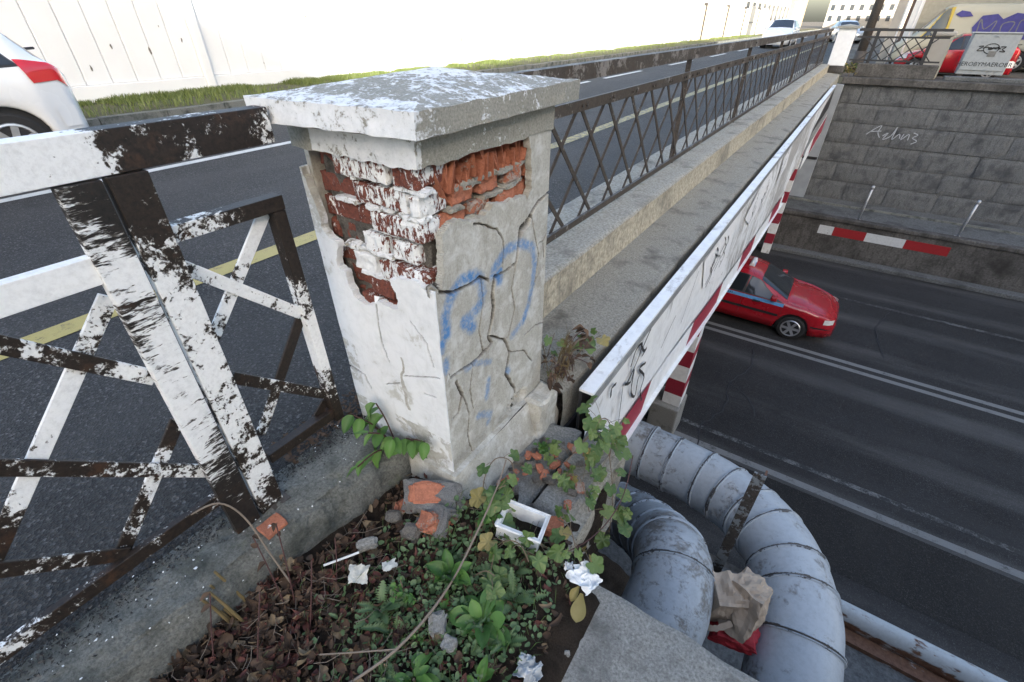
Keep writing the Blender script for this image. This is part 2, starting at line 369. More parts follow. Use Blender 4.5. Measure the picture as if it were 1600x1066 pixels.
def bev(o, wd, seg=2):
    b = o.modifiers.new('bevel', 'BEVEL'); b.width = wd; b.segments = seg; b.limit_method = 'ANGLE'; b.angle_limit = R(40)
def link(name, data, parent=None):
    o = bpy.data.objects.new(name, data); COL.objects.link(o)
    if parent is not None: o.parent = parent
    return o
def tag(o, label, cat, group=None):
    o['label'] = label; o['category'] = cat
    if group: o['group'] = group
    return o
def thing(name, loc, label, cat, group=None):
    o = link(name, None); o.location = loc; o.empty_display_size = .1
    return tag(o, label, cat, group)
def struct(o, label=None):
    o['kind'] = 'structure'
    if label: o['label'] = label
    return o
def stuff(o, label=None, cat=None):
    o['kind'] = 'stuff'
    if label: o['label'] = label
    if cat: o['category'] = cat
    return o
def copy_tree(o, parent=None):
    c = o.copy(); COL.objects.link(c); c.parent = parent
    for ch in list(o.children): copy_tree(ch, c)
    return c
def lerp_tab(tab, x):
    return float(np.interp(x, [a for a, _ in tab], [b for _, b in tab]))
def text_mesh(txt, size, mat, name='lettering', ext=0.0):
    cu = bpy.data.curves.new(name, 'FONT'); cu.body = txt; cu.size = size; cu.extrude = ext; cu.align_x = 'CENTER'; cu.align_y = 'CENTER'; cu.resolution_u = 2
    to = bpy.data.objects.new('tmp', cu); COL.objects.link(to)
    dg = bpy.context.evaluated_depsgraph_get(); me = bpy.data.meshes.new_from_object(to.evaluated_get(dg)); bpy.data.objects.remove(to)
    me.name = name; me.materials.clear(); me.materials.append(mat); return me
def ribbon(mb, pts, wd, nrm):
    """flat stroke following pts, facing nrm"""
    n = Vector(nrm).normalized(); pts = [Vector(p) for p in pts]; vs = []
    for i, p in enumerate(pts):
        d = (pts[min(i + 1, len(pts) - 1)] - pts[max(i - 1, 0)]).normalized(); u = n.cross(d).normalized()
        k = wd * (0.75 + 0.5 * abs(math.sin(i * 1.3)))
        vs += [p - u * k / 2, p + u * k / 2]
    mb.add(vs, [(2 * i, 2 * i + 1, 2 * i + 3, 2 * i + 2) for i in range(len(pts) - 1)]); return mb
def smooth_pts(pts, n=6):
    pts = [Vector(p) for p in pts]; out = []
    for i in range(len(pts) - 1):
        p0 = pts[max(i - 1, 0)]; p1 = pts[i]; p2 = pts[i + 1]; p3 = pts[min(i + 2, len(pts) - 1)]
        for k in range(n):
            t = k / n
            out.append(0.5 * ((2 * p1) + (p2 - p0) * t + (2 * p0 - 5 * p1 + 4 * p2 - p3) * t * t + (3 * p1 - p0 - 3 * p2 + p3) * t ** 3))
    out.append(pts[-1]); return out

# ================================================================== SETTING
def sheet(name, x0, x1, y0, y1, z, mat, cv=0.0):
    mb = MB(); mb.c = cv; mb.quad((x0, y0, z), (x1, y0, z), (x1, y1, z), (x0, y1, z)); return mb.build(name, mat)
g = MB()
for (x0, x1, y0, y1, z) in [(-500, -1.2, -300, 0.86, -.02), (-500, -.72, 0.86, 20.4, -.30), (-500, -.72, 20.4, 900, -.02), (-.72, 500, 20.85, 900, -.15), (.9, 500, -300, .3, -.35), (-1.2, .9, -300, -.9, -.35)]:
    g.quad((x0, y0, z), (x1, y0, z), (x1, y1, z), (x0, y1, z))
struct(g.build('ground', M['earth']))
struct(sheet('upper_road', -9.8, -1.36, -40, 260, 0.0, M['asphalt']))
struct(sheet('lower_road', -60, 120, 3.9, 18.2, -5.2, M['asphalt_low']))
def line(x0, x1, y0, y1, z, mat, cv): o = sheet('road_marking', x0, x1, y0, y1, z, M[mat], cv); struct(o); return o
line(-3.32, -3.15, -20, 3.2, .004, 'line_yellow', .80); line(-3.32, -3.15, 3.2, 200, .004, 'line_yellow', .50)
line(-6.48, -6.34, -20, 13.5, .004, 'line_white', .82)
for k in range(9): line(-6.48, -6.34, 14.5 + k * 6, 17.5 + k * 6, .004, 'line_white', .82)
line(-9.35, -9.2, 16, 200, .004, 'line_white', .85)
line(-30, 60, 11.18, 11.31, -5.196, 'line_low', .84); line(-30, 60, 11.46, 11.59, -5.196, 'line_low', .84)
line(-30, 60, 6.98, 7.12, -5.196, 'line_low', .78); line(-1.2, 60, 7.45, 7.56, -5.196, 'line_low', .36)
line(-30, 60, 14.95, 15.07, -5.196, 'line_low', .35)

mb = MB()
for pth in ([(-.2, 11.0), (-.1, 10.0), (-.35, 9.2), (-.25, 8.3), (-.5, 7.6), (-.45, 6.9)], [(-.35, 9.2), (.1, 8.9), (.3, 8.4)], [(5.5, 10.8), (5.2, 9.6), (5.6, 8.5), (5.3, 7.7)], [(2.6, 14.8), (2.3, 13.6), (2.5, 12.2)]):
    q = smooth_pts([(a, b, -5.192) for a, b in pth], 8); q = [p + Vector((.06 * nz(p, 4), .03 * nz(p, 5), 0)) for p in q]; ribbon(mb, q, .022, (0, 0, 1))
struct(mb.build('road_crack', M['black']), 'thin dark cracks wandering across the lower road')
M['patch'] = mat_asphalt('asphalt_patch', (0.052, 0.053, 0.054), 0.6, bstr=.5)
mb = MB(); mb.quad((-.9, 5.6, -5.1965), (14, 5.6, -5.1965), (14, 6.9, -5.1965), (-.9, 6.9, -5.1965)); struct(mb.build('road_patch', mat_asphalt('asphalt_gutter', (0.015, 0.0145, 0.0135), .6, bstr=.5)), 'darker gutter strip along the near side of the lower road')
for (x0, x1, y0, y1) in ((-5.9, -4.2, 4.2, 6.1), (-8.9, -7.2, 8.0, 13.0)):
    mb = MB(); mb.quad((x0, y0, .0025), (x1, y0 + .05, .0025), (x1 - .05, y1, .0025), (x0 + .03, y1, .0025)); struct(mb.build('road_patch', mat_asphalt('asphalt_repair', (0.021, 0.021, 0.021), .75)), 'dark repaired asphalt patch on the upper road')
# far pavement of the upper road: kerb, dusty verge, grass
mb = MB(); mb.c = .0
k0 = -40
while k0 < 120:
    mb.box((-9.98, k0, -.05), (-9.8, k0 + .985, .14 + .006 * math.sin(k0 * 3))); k0 += 1.0
struct(mb.build('far_kerb', M['kerb']), 'row of grey kerb stones along the far edge of the upper road')
mb = MB(); mb.grid(lambda u, v: (-11.8 + 1.85 * u, -20 + v * 140, .13 + .05 * (1 - u) + .03 * nz((u * 4, v * 90, 0))), 6, 200)
struct(mb.build('verge', mat_concrete('verge_soil', (0.10, 0.10, 0.055), (0.05, 0.055, 0.03), .5, 2.0), smooth=True))
def blades(name, spots, n, h, mat, label, wd=.012):
    mb = MB()
    for _ in range(n):
        x, y, z, s = spots(); a = random.uniform(0, 6.28); hh = h * s * random.uniform(.5, 1.25); l = random.uniform(.1, .6) * hh; ww = wd * random.uniform(.6, 1.5)
        dx, dy = math.cos(a), math.sin(a); bx, by = -dy * ww, dx * ww
        mb.add([(x - bx, y - by, z - .02), (x + bx, y + by, z - .02), (x + dx * l * .4 + bx * .7, y + dy * l * .4 + by * .7, z + hh * .6), (x + dx * l * .4 - bx * .7, y + dy * l * .4 - by * .7, z + hh * .6), (x + dx * l, y + dy * l, z + hh)], [(0, 1, 2, 3), (3, 2, 4)])
    return stuff(mb.build(name, mat, recalc=False), label, 'grass')
def verge_spot():
    y = random.choice([random.uniform(1.5, 16), random.uniform(4, 60)]); d = .45 + .8 * fbm((y * .8, 3.1, 0), 1, 3)
    if d < .35 and random.random() < .75: return verge_spot()
    x = -11.55 + abs(random.gauss(0, .42)) * max(.3, d) if random.random() < .8 else random.uniform(-11.5, -10.05)
    return (max(-11.6, min(-10.05, x)), y, .15, max(.25, .5 + d))
blades('verge_grass', verge_spot, 24000, .10, M['grass'], 'strip of green and yellow grass at the foot of the white wall', .008)

# white boundary wall: posts, plinth, ribbed panels
wall = thing('boundary_wall', (-11.6, 0, 0), 'long whitewashed concrete panel wall along the far side of the upper road', 'wall')
PY = [-11.74 + 3.5 * i for i in range(16)]
for i, y in enumerate(PY[:-1]):
    mb = MB(); mb.box((-11.720, y - .09, .1), (-11.500, y + .09, 2.62)); mb.build('post', M['white_wall'], wall, bevel=.02)
    mb = MB(); mb.box((-11.700, y + .092, .05), (-11.540, y + 3.408, .44)); mb.build('plinth', M['white_wall'], wall, bevel=.015)
    for k in range(8):
        a = y + .1 + k * .414; mb = MB(); d = random.uniform(-.006, .006)
        mb.box((-11.690, a, .442), (-11.585 + d, a + .409, 2.5 + .02 * math.sin(i * 3.1))); mb.build('panel', M['white_wall'], wall, bevel=.018)
    mb = MB(); mb.box((-11.710, y + .092, 2.53), (-11.550, y + 3.408, 2.60)); mb.build('coping', M['white_wall'], wall)
mb = MB()
for k in range(80):
    y = random.uniform(2, 30); z = random.uniform(.5, 2.4); s = random.uniform(.008, .045) * (2.2 if random.random() < .12 else 1)
    mb.add([(-11.572, y + s * random.uniform(.2, .7) * math.cos(a), z + s * random.uniform(.6, 2.0) * math.sin(a)) for a in (0, .9, 1.8, 2.7, 3.6, 4.5, 5.4)], [(0, 1, 2, 3, 4, 5, 6)])
stuff(mb.build('paint_flake_hole', M['mortar'], wall))

bf = thing('panel_fence', (-11.600, 41, 0), 'weathered beige concrete panel fence continuing beyond the white wall', 'fence')
for i in range(13):
    y = 41.0 + 2.35 * i
    mb = MB(); mb.box((-11.700, y, .1), (-11.480, y + .16, 2.5)); mb.build('post', M['steel_dark'] if i % 3 == 1 else M['beige_wall'], bf)
    if i in (8, ): continue
    mb = MB(); mb.box((-11.660, y + .165, .1), (-11.560, y + 2.345, 2.32 + .05 * (i % 2))); mb.build('panel', M['white_wall'] if i in (7, 10) else M['beige_wall'], bf, bevel=.02)
gate = thing('white_gate', (-11.500, 61, 0), 'white metal gate panel set in the beige fence behind the white car', 'gate')
mb = MB(); mb.box((-11.550, 59.9, .15), (-11.480, 62.1, 2.6)); mb.build('leaf_panel', M['white_paint'], gate); mb = MB(); mb.box((-11.475, 59.9, 1.2), (-11.440, 62.1, 1.3)); mb.build('cross_bar', M['black'], gate)

# ---------------- cutting: far retaining wall in stone blocks
rw = thing('retaining_wall', (3, 20.4, -3.9), 'grey stone block retaining wall above the underpass walkway', 'wall')
mb = MB(); mb.box((-.5, 20.46, -5.2), (60, 20.8, -.28)); mb.build('mortar_bed', M['joint'], rw)
rows = [(-3.95, -3.30), (-3.30, -2.68), (-2.68, -2.05), (-2.05, -1.42), (-1.42, -.85), (-.85, -.29)]
random.seed(3)
for r, (z0, z1) in enumerate(rows):
    x = -.5 - (.0 if r % 2 else .0); first = True
    while x < 14:
        ln = random.uniform(1.0, 1.6) * (.55 if first and r % 2 else 1); first = False
        d = random.uniform(-.02, .012)
        mb = MB()
        def blk(u, v, x=x, ln=ln, z0=z0, z1=z1, d=d):
            px = x + .009 + (ln - .018) * u; pz = z0 + .009 + (z1 - z0 - .018) * v
            e = min(u, 1 - u, v, 1 - v); y = 20.4 + d + (.02 if e < .01 else 0) + .012 * nz((px * 3, pz * 3, 7)) + .008 * nz((px * 11, pz * 11, 3))
            return (px, y, pz)
        mb.grid(blk, 8, 5); mb.build('stone_block', M['stone'], rw, smooth=False, recalc=False); x += ln
mb = MB(); mb.box((-.6, 20.24, -.285), (60, 20.9, -.09)); mb.build('coping', M['dark_conc'], rw, bevel=.02)
mb = MB(); mb.box((-.35, 20.55, -.09), (1.75, 20.85, .28)); mb.build('upstand', M['dark_conc'], rw, bevel=.02)
mb = MB(); mb.box((2.0, 20.6, -.09), (60, 20.95, .02)); mb.build('kerb', M['walk'], rw, bevel=.02)
# chalk-like scrawl on the stone
sc = MB()
def sx(p): return (p[0], 20.37, p[1])
SCR = [[(.62, -1.72), (.78, -1.55), (.95, -1.42), (.92, -1.62), (1.02, -1.78)], [(.70, -1.62), (1.0, -1.58)], [(1.08, -1.72), (1.2, -1.62), (1.12, -1.82), (1.3, -1.7), (1.38, -1.42), (1.36, -1.8), (1.5, -1.62), (1.55, -1.75)],
       [(1.62, -1.6), (1.6, -1.78), (1.75, -1.6), (1.78, -1.78)], [(1.85, -1.55), (1.98, -1.6), (1.88, -1.7), (2.02, -1.78), (1.9, -1.88)]]
for s_ in SCR: ribbon(sc, smooth_pts([sx(p) for p in s_], 4), .022, (0, -1, 0))
sc.build('chalk_scrawl', mat_plain('chalk', (0.42, 0.45, 0.48), .9), rw)

# far walkway, barrier, kerb
mb = MB(); mb.box((-60, 18.1, -5.2), (120, 20.43, -3.92)); mb.v = mb.v
struct(mb.build('far_walkway', M['walk']))
mb = MB(); mb.box((-60, 19.55, -3.92), (120, 19.63, -3.86)); struct(mb.build('walkway_channel_edge', M['kerb']))
bar = thing('road_barrier', (3, 18.1, -5.2), 'dark concrete barrier wall below the far walkway with red and white bands', 'barrier')
mb = MB(); mb.box((-60, 17.98, -5.2), (120, 18.098, -3.98)); mb.build('barrier_wall', M['dark_conc'], bar)
mb = MB(); mb.box((-60, 17.93, -3.978), (120, 18.22, -3.86)); mb.build('top_lip', M['dark_conc'], bar, bevel=.02)
mb = MB(); mb.box((-60, 17.62, -5.2), (120, 17.975, -5.07)); mb.build('base_kerb', M['walk'], bar, bevel=.02)
xs = [.30, .72, 1.62, 2.65, 3.75]
for i in range(4):
    mb = MB(); mb.c = .86; mb.box((xs[i], 17.972, -4.44), (xs[i + 1] - .003, 17.979, -4.16)); mb.build('warning_band', M['white_paint'] if i % 2 == 0 else M['red_paint'], bar)
for i, x in enumerate((1.27, 3.80, 6.4, 9.0)):
    p = thing('walkway_post', (x, 18.30, -3.92), ['galvanised post on the far walkway above the first red band', 'galvanised post on the far walkway to the right of the red and white bands', 'galvanised post further right on the walkway', 'galvanised post on the walkway near the cutting end'][i], 'post', 'handrail posts on the far walkway')
    mb = MB(); mb.tube([(x, 18.30, -3.92), (x + .01, 18.22, -2.86)], .035, 10); mb.build('tube', M['galv'], p, smooth=True)
    mb = MB(); mb.tube([(x + .01, 18.25, -2.93), (x + .01, 18.19, -2.80)], .045, 10); mb.build('bracket', M['galv'], p, smooth=True)
    mb = MB(); mb.box((x - .07, 18.23, -3.919), (x + .07, 18.37, -3.90)); mb.build('base_plate', M['galv'], p)

# near side of the cutting
mb = MB(); mb.box((-60, .90, -5.2), (120, 3.86, -3.92)); struct(mb.build('near_walkway', M['walk']))
mb = MB(); mb.box((-60, .55, -5.2), (120, .86, -.42)); struct(mb.build('near_retaining_wall', M['dark_conc']))
mb = MB()
for z0, z1, y0 in ((-5.2, -3.95, 3.865),): mb.box((-60, y0, z0), (120, y0 + .1, z1))
struct(mb.build('near_barrier_wall', M['dark_conc']))
rb = thing('rusty_guard_beam', (2, 3.9, -3.95), 'peeling pale blue steel edge beam streaked with rust beside the pipes', 'beam')
mb = MB(); mb.c = .62; mb.grid(lambda u, v: (1.1 + 13 * u, 3.93 + .10 * math.cos(v * 6.283), -3.78 + .16 * math.sin(v * 6.283)), 40, 16, lambda p: .75 if p[2] > -3.74 else .35); mb.build('rounded_top', M['rusty'], rb, smooth=True)
mb = MB(); mb.c = .22; mb.box((1.1, 3.70, -4.3), (14, 3.84, -3.86)); mb.build('side_plate', M['rusty'], rb)

# foreground slab over the near wall
mb = MB()
def slab_f(u, v):
    x = -.235 + 1.6 * u; y = -.8 + 1.66 * v
    if u < .001: x += .03 * nz((y * 6, 0, 0))
    z = -.2 + .006 * fbm((x * 5, y * 5, 0)) + .002 * nz((x * 40, y * 40, 0))
    if v > .995: y += .012 * nz((x * 7, 1, 0)); z -= .006
    return (x, y, z)
mb.grid(slab_f, 120, 110); sl = mb.build('wall_top_slab', M['slab'], smooth=True); struct(sl)
mb = MB(); mb.box((-.36, .3, -2.0), (1.36, .852, -.212)); struct(mb.build('slab_face', M['slab']))

# left kerb under the painted fence
mb = MB()
prof = [(-1.375, -.06), (-1.36, .012), (-1.29, .016), (-1.2, .014), (-1.1, .010), (-1.065, .0), (-1.045, -.03), (-1.035, -.12), (-1.03, -.30)]
def kerb_f(u, v):
    i = u * (len(prof) - 1) * .99999; j = int(i); f = i - j; x = prof[j][0] * (1 - f) + prof[j + 1][0] * f; z = prof[j][1] * (1 - f) + prof[j + 1][1] * f
    y = -1.4 + v * 2.21
    k = .013 * fbm((x * 8, y * 8, z * 8), 1, 4) + .004 * nz((x * 45, y * 45, z * 45)) - (.030 * max(0, nz((y * 9, 5, 1)) - .12) if .5 < u < .85 else 0)
    sag = .012 * nz((y * 1.7, 2, 2)) - .085 * min(1.0, max(0, (.80 - y) / .62))
    return (x + k + sag * max(0, min(1, (u - .12) / .5)), y, z + k * .8)
mb.grid(kerb_f, 64, 260)
n0 = len(mb.v); row = 65
mb.add([mb.v[260 * row + i] for i in range(row)] + [(-1.2, .80, -.3)], [tuple([i, i + 1, row]) for i in range(row - 1)])
struct(mb.build('fence_kerb', M['kerb'], smooth=True))
mb = MB()
def flake_spot():
    return (random.uniform(-1.42, -1.06), random.uniform(-.5, .78))
for _ in range(110):
    x, y = flake_spot(); s = random.uniform(.0012, .0036) * (2.0 if random.random() < .08 else 1); z = .026 if x > -1.36 else .006
    mb.add([(x + s * random.uniform(.5, 1.4) * math.cos(a), y + s * random.uniform(.5, 1.4) * math.sin(a), z + random.uniform(0, .003)) for a in (0, 1.2, 2.4, 3.7, 5.0)], [(0, 1, 2, 3, 4)])
stuff(mb.build('paint_flakes', M['paper']), 'scatter of white paint flakes fallen on the kerb and asphalt edge', 'flakes')
# loose grit along the asphalt edge
mb = MB()
for _ in range(4200):
    y = random.uniform(-.9, .85); x = -1.345 + random.gauss(0, .04); s = random.uniform(.0025, .0065)
    c = Vector((x, y, .003 if x < -1.365 else .018)); p = [c + Vector((random.uniform(-1, 1), random.uniform(-1, 1), random.uniform(0, 1.1))) * s * 1.2 for _ in range(4)]
    mb.add(p, [(0, 1, 2), (0, 2, 3), (0, 3, 1), (1, 3, 2)])
stuff(mb.build('edge_grit', M['asphalt']), 'loose black grit along the asphalt edge by the kerb', 'grit')

# ---------------- bridge
br = thing('bridge', (-5, 10.4, -.3), 'concrete road bridge with stepped parapet ledge crossing the underpass', 'bridge')
mb = MB(); mb.box((-60, .9, -.95), (-.78, 20.38, -.26)); mb.build('deck_slab', M['dark_conc'], br)
Y0, Y1 = 1.40, 20.25
def prof_grid(pr, ny, amp, sc, y0=Y0, y1=Y1, nsub=10):
    P = []
    for i in range(len(pr) - 1):
        for k in range(nsub): P.append((pr[i][0] + (pr[i + 1][0] - pr[i][0]) * k / nsub, pr[i][1] + (pr[i + 1][1] - pr[i][1]) * k / nsub))
    P.append(pr[-1]); m_ = MB(); n = len(P) - 1
    def f(u, v):
        x, z = P[int(round(u * n))]; y = y0 + (y1 - y0) * v ** 1.7
        k = amp * fbm((x * sc, y * sc, z * sc)); return (x + k, y, z + k)
    return m_.grid(f, n, ny)
prof_grid([(-1.64, -.05), (-1.63, .225), (-1.6, .238), (-1.13, .242), (-1.105, .235), (-1.095, .222)], 300, .006, 5).build('parapet_ledge', M['ledge'], br, smooth=True)
prof_grid([(-1.097, .224), (-1.10, .12), (-1.095, .0)], 300, .005, 4).build('ledge_riser', M['riser'], br, smooth=True)
prof_grid([(-1.096, .004), (-.9, -.012), (-.735, -.03), (-.715, -.045), (-.712, -.32)], 300, .008, 4, y0=1.50).build('lower_shelf', M['shelf'], br, smooth=True)
mb = MB(); mb.box((-.76, 1.2, -1.0), (-.70, 20.3, -.3)); mb.build('edge_girder', M['black'], br)
ab = MB(); ab.box((-40, 20.0, -3.92), (-.50, 20.42, -.3)); ab.build('far_abutment', mat_plain('abutment_paint', (0.30, 0.33, 0.36), .8, var=.15, scale=2), br)
mb = MB(); mb.box((-40, 19.96, -2.6), (-.505, 19.998, -2.52)); mb.build('abutment_groove', M['black'], br)
mb = MB(); mb.box((-40, .88, -3.92), (-.9, 1.0, -.96)); mb.build('near_abutment', M['dark_conc'], br)
for k in range(5):
    x = -3.0 - 2.2 * k
    mb = MB(); mb.box((x - .25, 6.55, -5.2), (x + .25, 7.05, -.96)); mb.build('pier', M['dark_conc'], br, bevel=.03)

# guard beam hung along the bridge edge
gb = thing('height_limit_beam', (-.6, 2, -.4), 'white painted steel beam with red bands and graffiti along the bridge edge', 'beam')
ZB = [(1.3, -.83), (2.1, -.87), (3.0, -.92), (4.5, -1.10), (7.5, -1.32), (10.3, -1.50)]
ZB2 = [(10.3, -1.18), (16.5, .02 - .12)]
def zb(y): return lerp_tab(ZB, y) if y <= 10.3 else lerp_tab(ZB2, y)
BX = -.60
def beam_web(u, v):
    y = 1.55 + (16.4 - 1.55) * u; z1 = -.075; z0 = zb(y); z = z0 + (z1 - z0) * v
    return (BX + .010 * fbm((y * .8, z * 2, 5)) + (.03 * math.sin((y - 9) * .9) * max(0, (y - 9) / 7)), y, z)
def beam_cv(p): return .84 + .08 * math.sin(p[1] * 2) - .06 * max(0, min(6, p[1] - 3))
mb = MB(); mb.grid(beam_web, 160, 14, beam_cv); mb.build('web_plate', M['beam'], gb, smooth=True)
mb = MB(); mb.c = .74; mb.box((-.655, 1.55, -.034), (-.582, 16.6, -.02)); mb.build('top_flange', M['beam'], gb)
mb = MB(); mb.c = .40; mb.box((-.590, 1.55, -.085), (-.578, 16.6, -.036)); mb.build('flange_lip', M['cabinet'], gb)  # grey tone puts the lip's shade into its colour
mb = MB(); mb.box((-.655, 1.555, -.5), (-.640, 16.5, -.036)); mb.build('back_plate', M['black'], gb)
def band(y0, y1, mat, nm, dy=.16):
    m_ = MB()
    def f(u, v):
        y = y0 + (y1 - y0) * u + dy * v; z = zb(y) + .012 + .19 * v
        return (BX + .028 - .010 * v, y, z)
    m_.grid(f, 24, 3, lambda p: .9); return m_.build(nm, M[mat], gb, smooth=True)
for (a, b_, mname) in [(1.55, 1.95, 'beam'), (1.955, 2.50, 'beam_red'), (2.505, 3.64, 'beam'), (3.645, 4.85, 'beam_red'), (4.855, 5.95, 'beam'), (5.955, 6.95, 'beam_red'), (6.955, 8.5, 'beam'), (8.505, 9.7, 'beam_red'), (9.705, 10.1, 'beam')]:
    band(a, b_, mname, 'red_band' if mname == 'beam_red' else 'white_band')
mb = MB()
ys = [1.55 + 8.67 * i / 30 for i in range(31)]
for i in range(30):
    a, b_ = ys[i], ys[i + 1]
    mb.c = .9; mb.add([(BX - .01, a, zb(a) - .012), (BX + .055, a, zb(a) - .012), (BX + .055, b_, zb(b_) - .012), (BX - .01, b_, zb(b_) - .012), (BX - .01, a, zb(a) + .008), (BX + .055, a, zb(a) + .008), (BX + .055, b_, zb(b_) + .008), (BX - .01, b_, zb(b_) + .008)], [(0, 1, 2, 3), (4, 5, 6, 7), (1, 2, 6, 5), (0, 3, 7, 4)])
mb.build('bottom_flange', M['beam'], gb)
# bent plate end
mb = MB(); mb.c = .85; mb.grid(lambda u, v: (BX + .05 + .10 * u, 12.0 + 1.5 * u, -1.25 + .5 * u + .42 * v), 6, 3, lambda p: .85); mb.build('bent_plate', M['beam'], gb)
mb = MB(); mb.c = .85; mb.grid(lambda u, v: (BX + .055 + .10 * (.35 + .65 * u), 12.0 + 1.5 * (.35 + .65 * u), -1.245 + .5 * (.35 + .65 * u) + .42 * (.1 + .8 * v)), 6, 3, lambda p: .85); mb.build('bent_red_band', M['beam_red'], gb)
# graffiti strokes and over-painted patches on the web
K = .6 / .57
def on_web(p, off=.016): 
    y = p[0] * K * .985; z = (p[1] - 1.4) * K * .985 + 1.4
    return (BX + off + .010 * fbm((y * .8, z * 2, 5)), y, z)
GR = [[(2.0, -.27), (2.13, -.18), (2.15, -.08), (2.05, -.06), (2.02, -.16)], [(2.13, -.07), (2.22, -.17), (2.27, -.18), (2.2, -.2)], [(1.97, -.25), (2.07, -.3), (2.1, -.23), (2.12, -.41), (2.21, -.51), (2.22, -.4), (2.23, -.36)],
      [(2.32, -.32), (2.2, -.29), (2.34, -.44), (2.31, -.54), (2.39, -.68)], [(1.76, -.19), (1.75, -.12), (1.81, -.13)], [(2.27, -.03), (2.18, -.13)]]
mb = MB()
for s_ in GR: ribbon(mb, smooth_pts([on_web(p) for p in s_], 6), .018, (1, 0, 0))
mb.build('black_tag', M['ink'], gb)
mb = MB()
for s_ in [[(2.87, -.26), (2.79, -.31), (2.64, -.4)], [(1.94, -.23), (1.98, -.68)], [(4.85, -.36), (5.01, -.11)], [(4.92, -.42), (5.06, -.2)], [(5.0, -.3), (5.1, -.15)], [(3.3, -.1), (3.1, -.45)]]: ribbon(mb, smooth_pts([on_web(p) for p in s_], 3), .009, (1, 0, 0))
mb.build('scratch_marks', M['ink'], gb)
for poly in ([(3.45, -.08), (4.5, -.04), (4.62, -.3), (4.73, -.72), (4.1, -.55), (3.69, -.42)], [(5.13, -.26), (5.6, -.08), (6.3, 0.0), (6.84, -.3), (6.5, -.45), (5.67, -.5)], [(7.4, -.1), (8.2, -.08), (8.3, -.4), (7.6, -.5)]):
    mb = MB(); mb.c = .74; n_ = len(poly); mb.add([on_web(p, .012) for p in poly], [tuple(range(n_))]); mb.build('white_paint_patch', M['white_patch'], gb)
mb = MB()
for (c, w_) in ((3.85, .3), (4.2, .34), (5.7, .3), (6.2, .3)):
    for k in range(5):
        a = random.uniform(-.12, .12); ribbon(mb, smooth_pts([on_web((c + a, -.12 - .05 * k), .018), on_web((c + a + .1, -.2 - .05 * k), .018), on_web((c + a - .04, -.26 - .05 * k), .018)], 4), .014, (1, 0, 0))
mb.build('patch_scribble', M['ink'], gb)

# striped column below
sc_ = thing('striped_column', (-1.15, 7.1, -5.2), 'red and white striped steel column on a concrete plinth under the bridge edge', 'column')
mb = MB(); mb.prism([(-1.42, 6.8, -5.2), (-.90, 6.8, -5.2), (-.90, 7.40, -5.2), (-1.42, 7.40, -5.2)], (0, 0, .75)); pl = mb.build('plinth', M['slab'], sc_, bevel=.03)
z = -4.448; k = 0
while z < -1.3:
    mb = MB(); mb.c = .85; zz = min(z + .33, -1.25)
    vs = []
    for (xx, yy) in ((-1.25, 6.92), (-.93, 6.92), (-.93, 7.28), (-1.25, 7.28)):
        sl_ = .16 * (yy - 6.92) / .36 + .16 * (xx + 1.25) / .32 * .0
        vs.append((xx, yy, max(-4.448, z + sl_ - .08)))
    vs += [(a, b_, c + .33 if c > -4.44 else z + .33 + .16 * (b_ - 6.92) / .36 - .08) for a, b_, c in vs]
    mb.add(vs, [(3, 2, 1, 0), (4, 5, 6, 7), (0, 1, 5, 4), (1, 2, 6, 5), (2, 3, 7, 6), (3, 0, 4, 7)])
    mb.build('stripe', M['beam_red'] if k % 2 else M['beam'], sc_); z += .33; k += 1
sc2 = thing('striped_column', (-1.15, 17.3, -5.2), 'red and white striped steel column at the far side behind the taxi', 'column')
z = -5.2; k = 0
while z < -1.3:
    mb = MB(); mb.c = .85; mb.box((-1.1, 17.2, z), (-.85, 17.5, z + .35)); mb.build('stripe', M['beam_red'] if k % 2 else M['beam'], sc2); z += .352; k += 1

# ================================================================== BRICK PILLAR
random.seed(11)
pil = thing('brick_pillar', (-1.08, 1.16, -.15), 'crumbling plastered brick pillar with white capstone and faded blue graffiti', 'pillar')
XL, XF, YF, YR = -1.335, -.832, .842, 1.487; ZP0, ZP1 = -.05, 1.102
WA = XF - XL; WB = YR - YF
polyA = [(-1.361,1.12),(-1.28,1.12),(-1.204,1.12),(-1.104,1.12),(-1.018,1.12),(-0.915,1.12),(-0.82,1.12),(-0.82,1.003),(-0.82,0.871),(-0.82,0.763),(-0.876,0.77),(-0.906,0.777),(-0.946,0.779),(-1.016,0.745),(-0.994,0.707),(-0.996,0.653),(-1.062,0.638),(-1.097,0.645),(-1.142,0.62),(-1.199,0.629),(-1.222,0.667),(-1.221,0.72),(-1.262,0.727),(-1.233,0.822),(-1.285,0.844),(-1.297,0.891),(-1.30,0.923),(-1.312,0.975),(-1.322,1.033)]
polyB = [(0.80,1.13),(0.856,1.12),(0.908,1.12),(0.971,1.12),(1.057,1.12),(1.152,1.12),(1.257,1.12),(1.337,1.12),(1.36,1.01),(1.374,0.995),(1.371,0.929),(1.346,0.905),(1.258,0.928),(1.212,0.917),(1.146,0.929),(1.092,0.913),(1.033,0.913),(0.952,0.932),(0.916,0.926),(0.897,0.903),(0.895,0.856),(0.884,0.772),(0.87,0.766),(0.831,0.789),(0.80,0.777),(0.80,0.884),(0.80,1.016)]
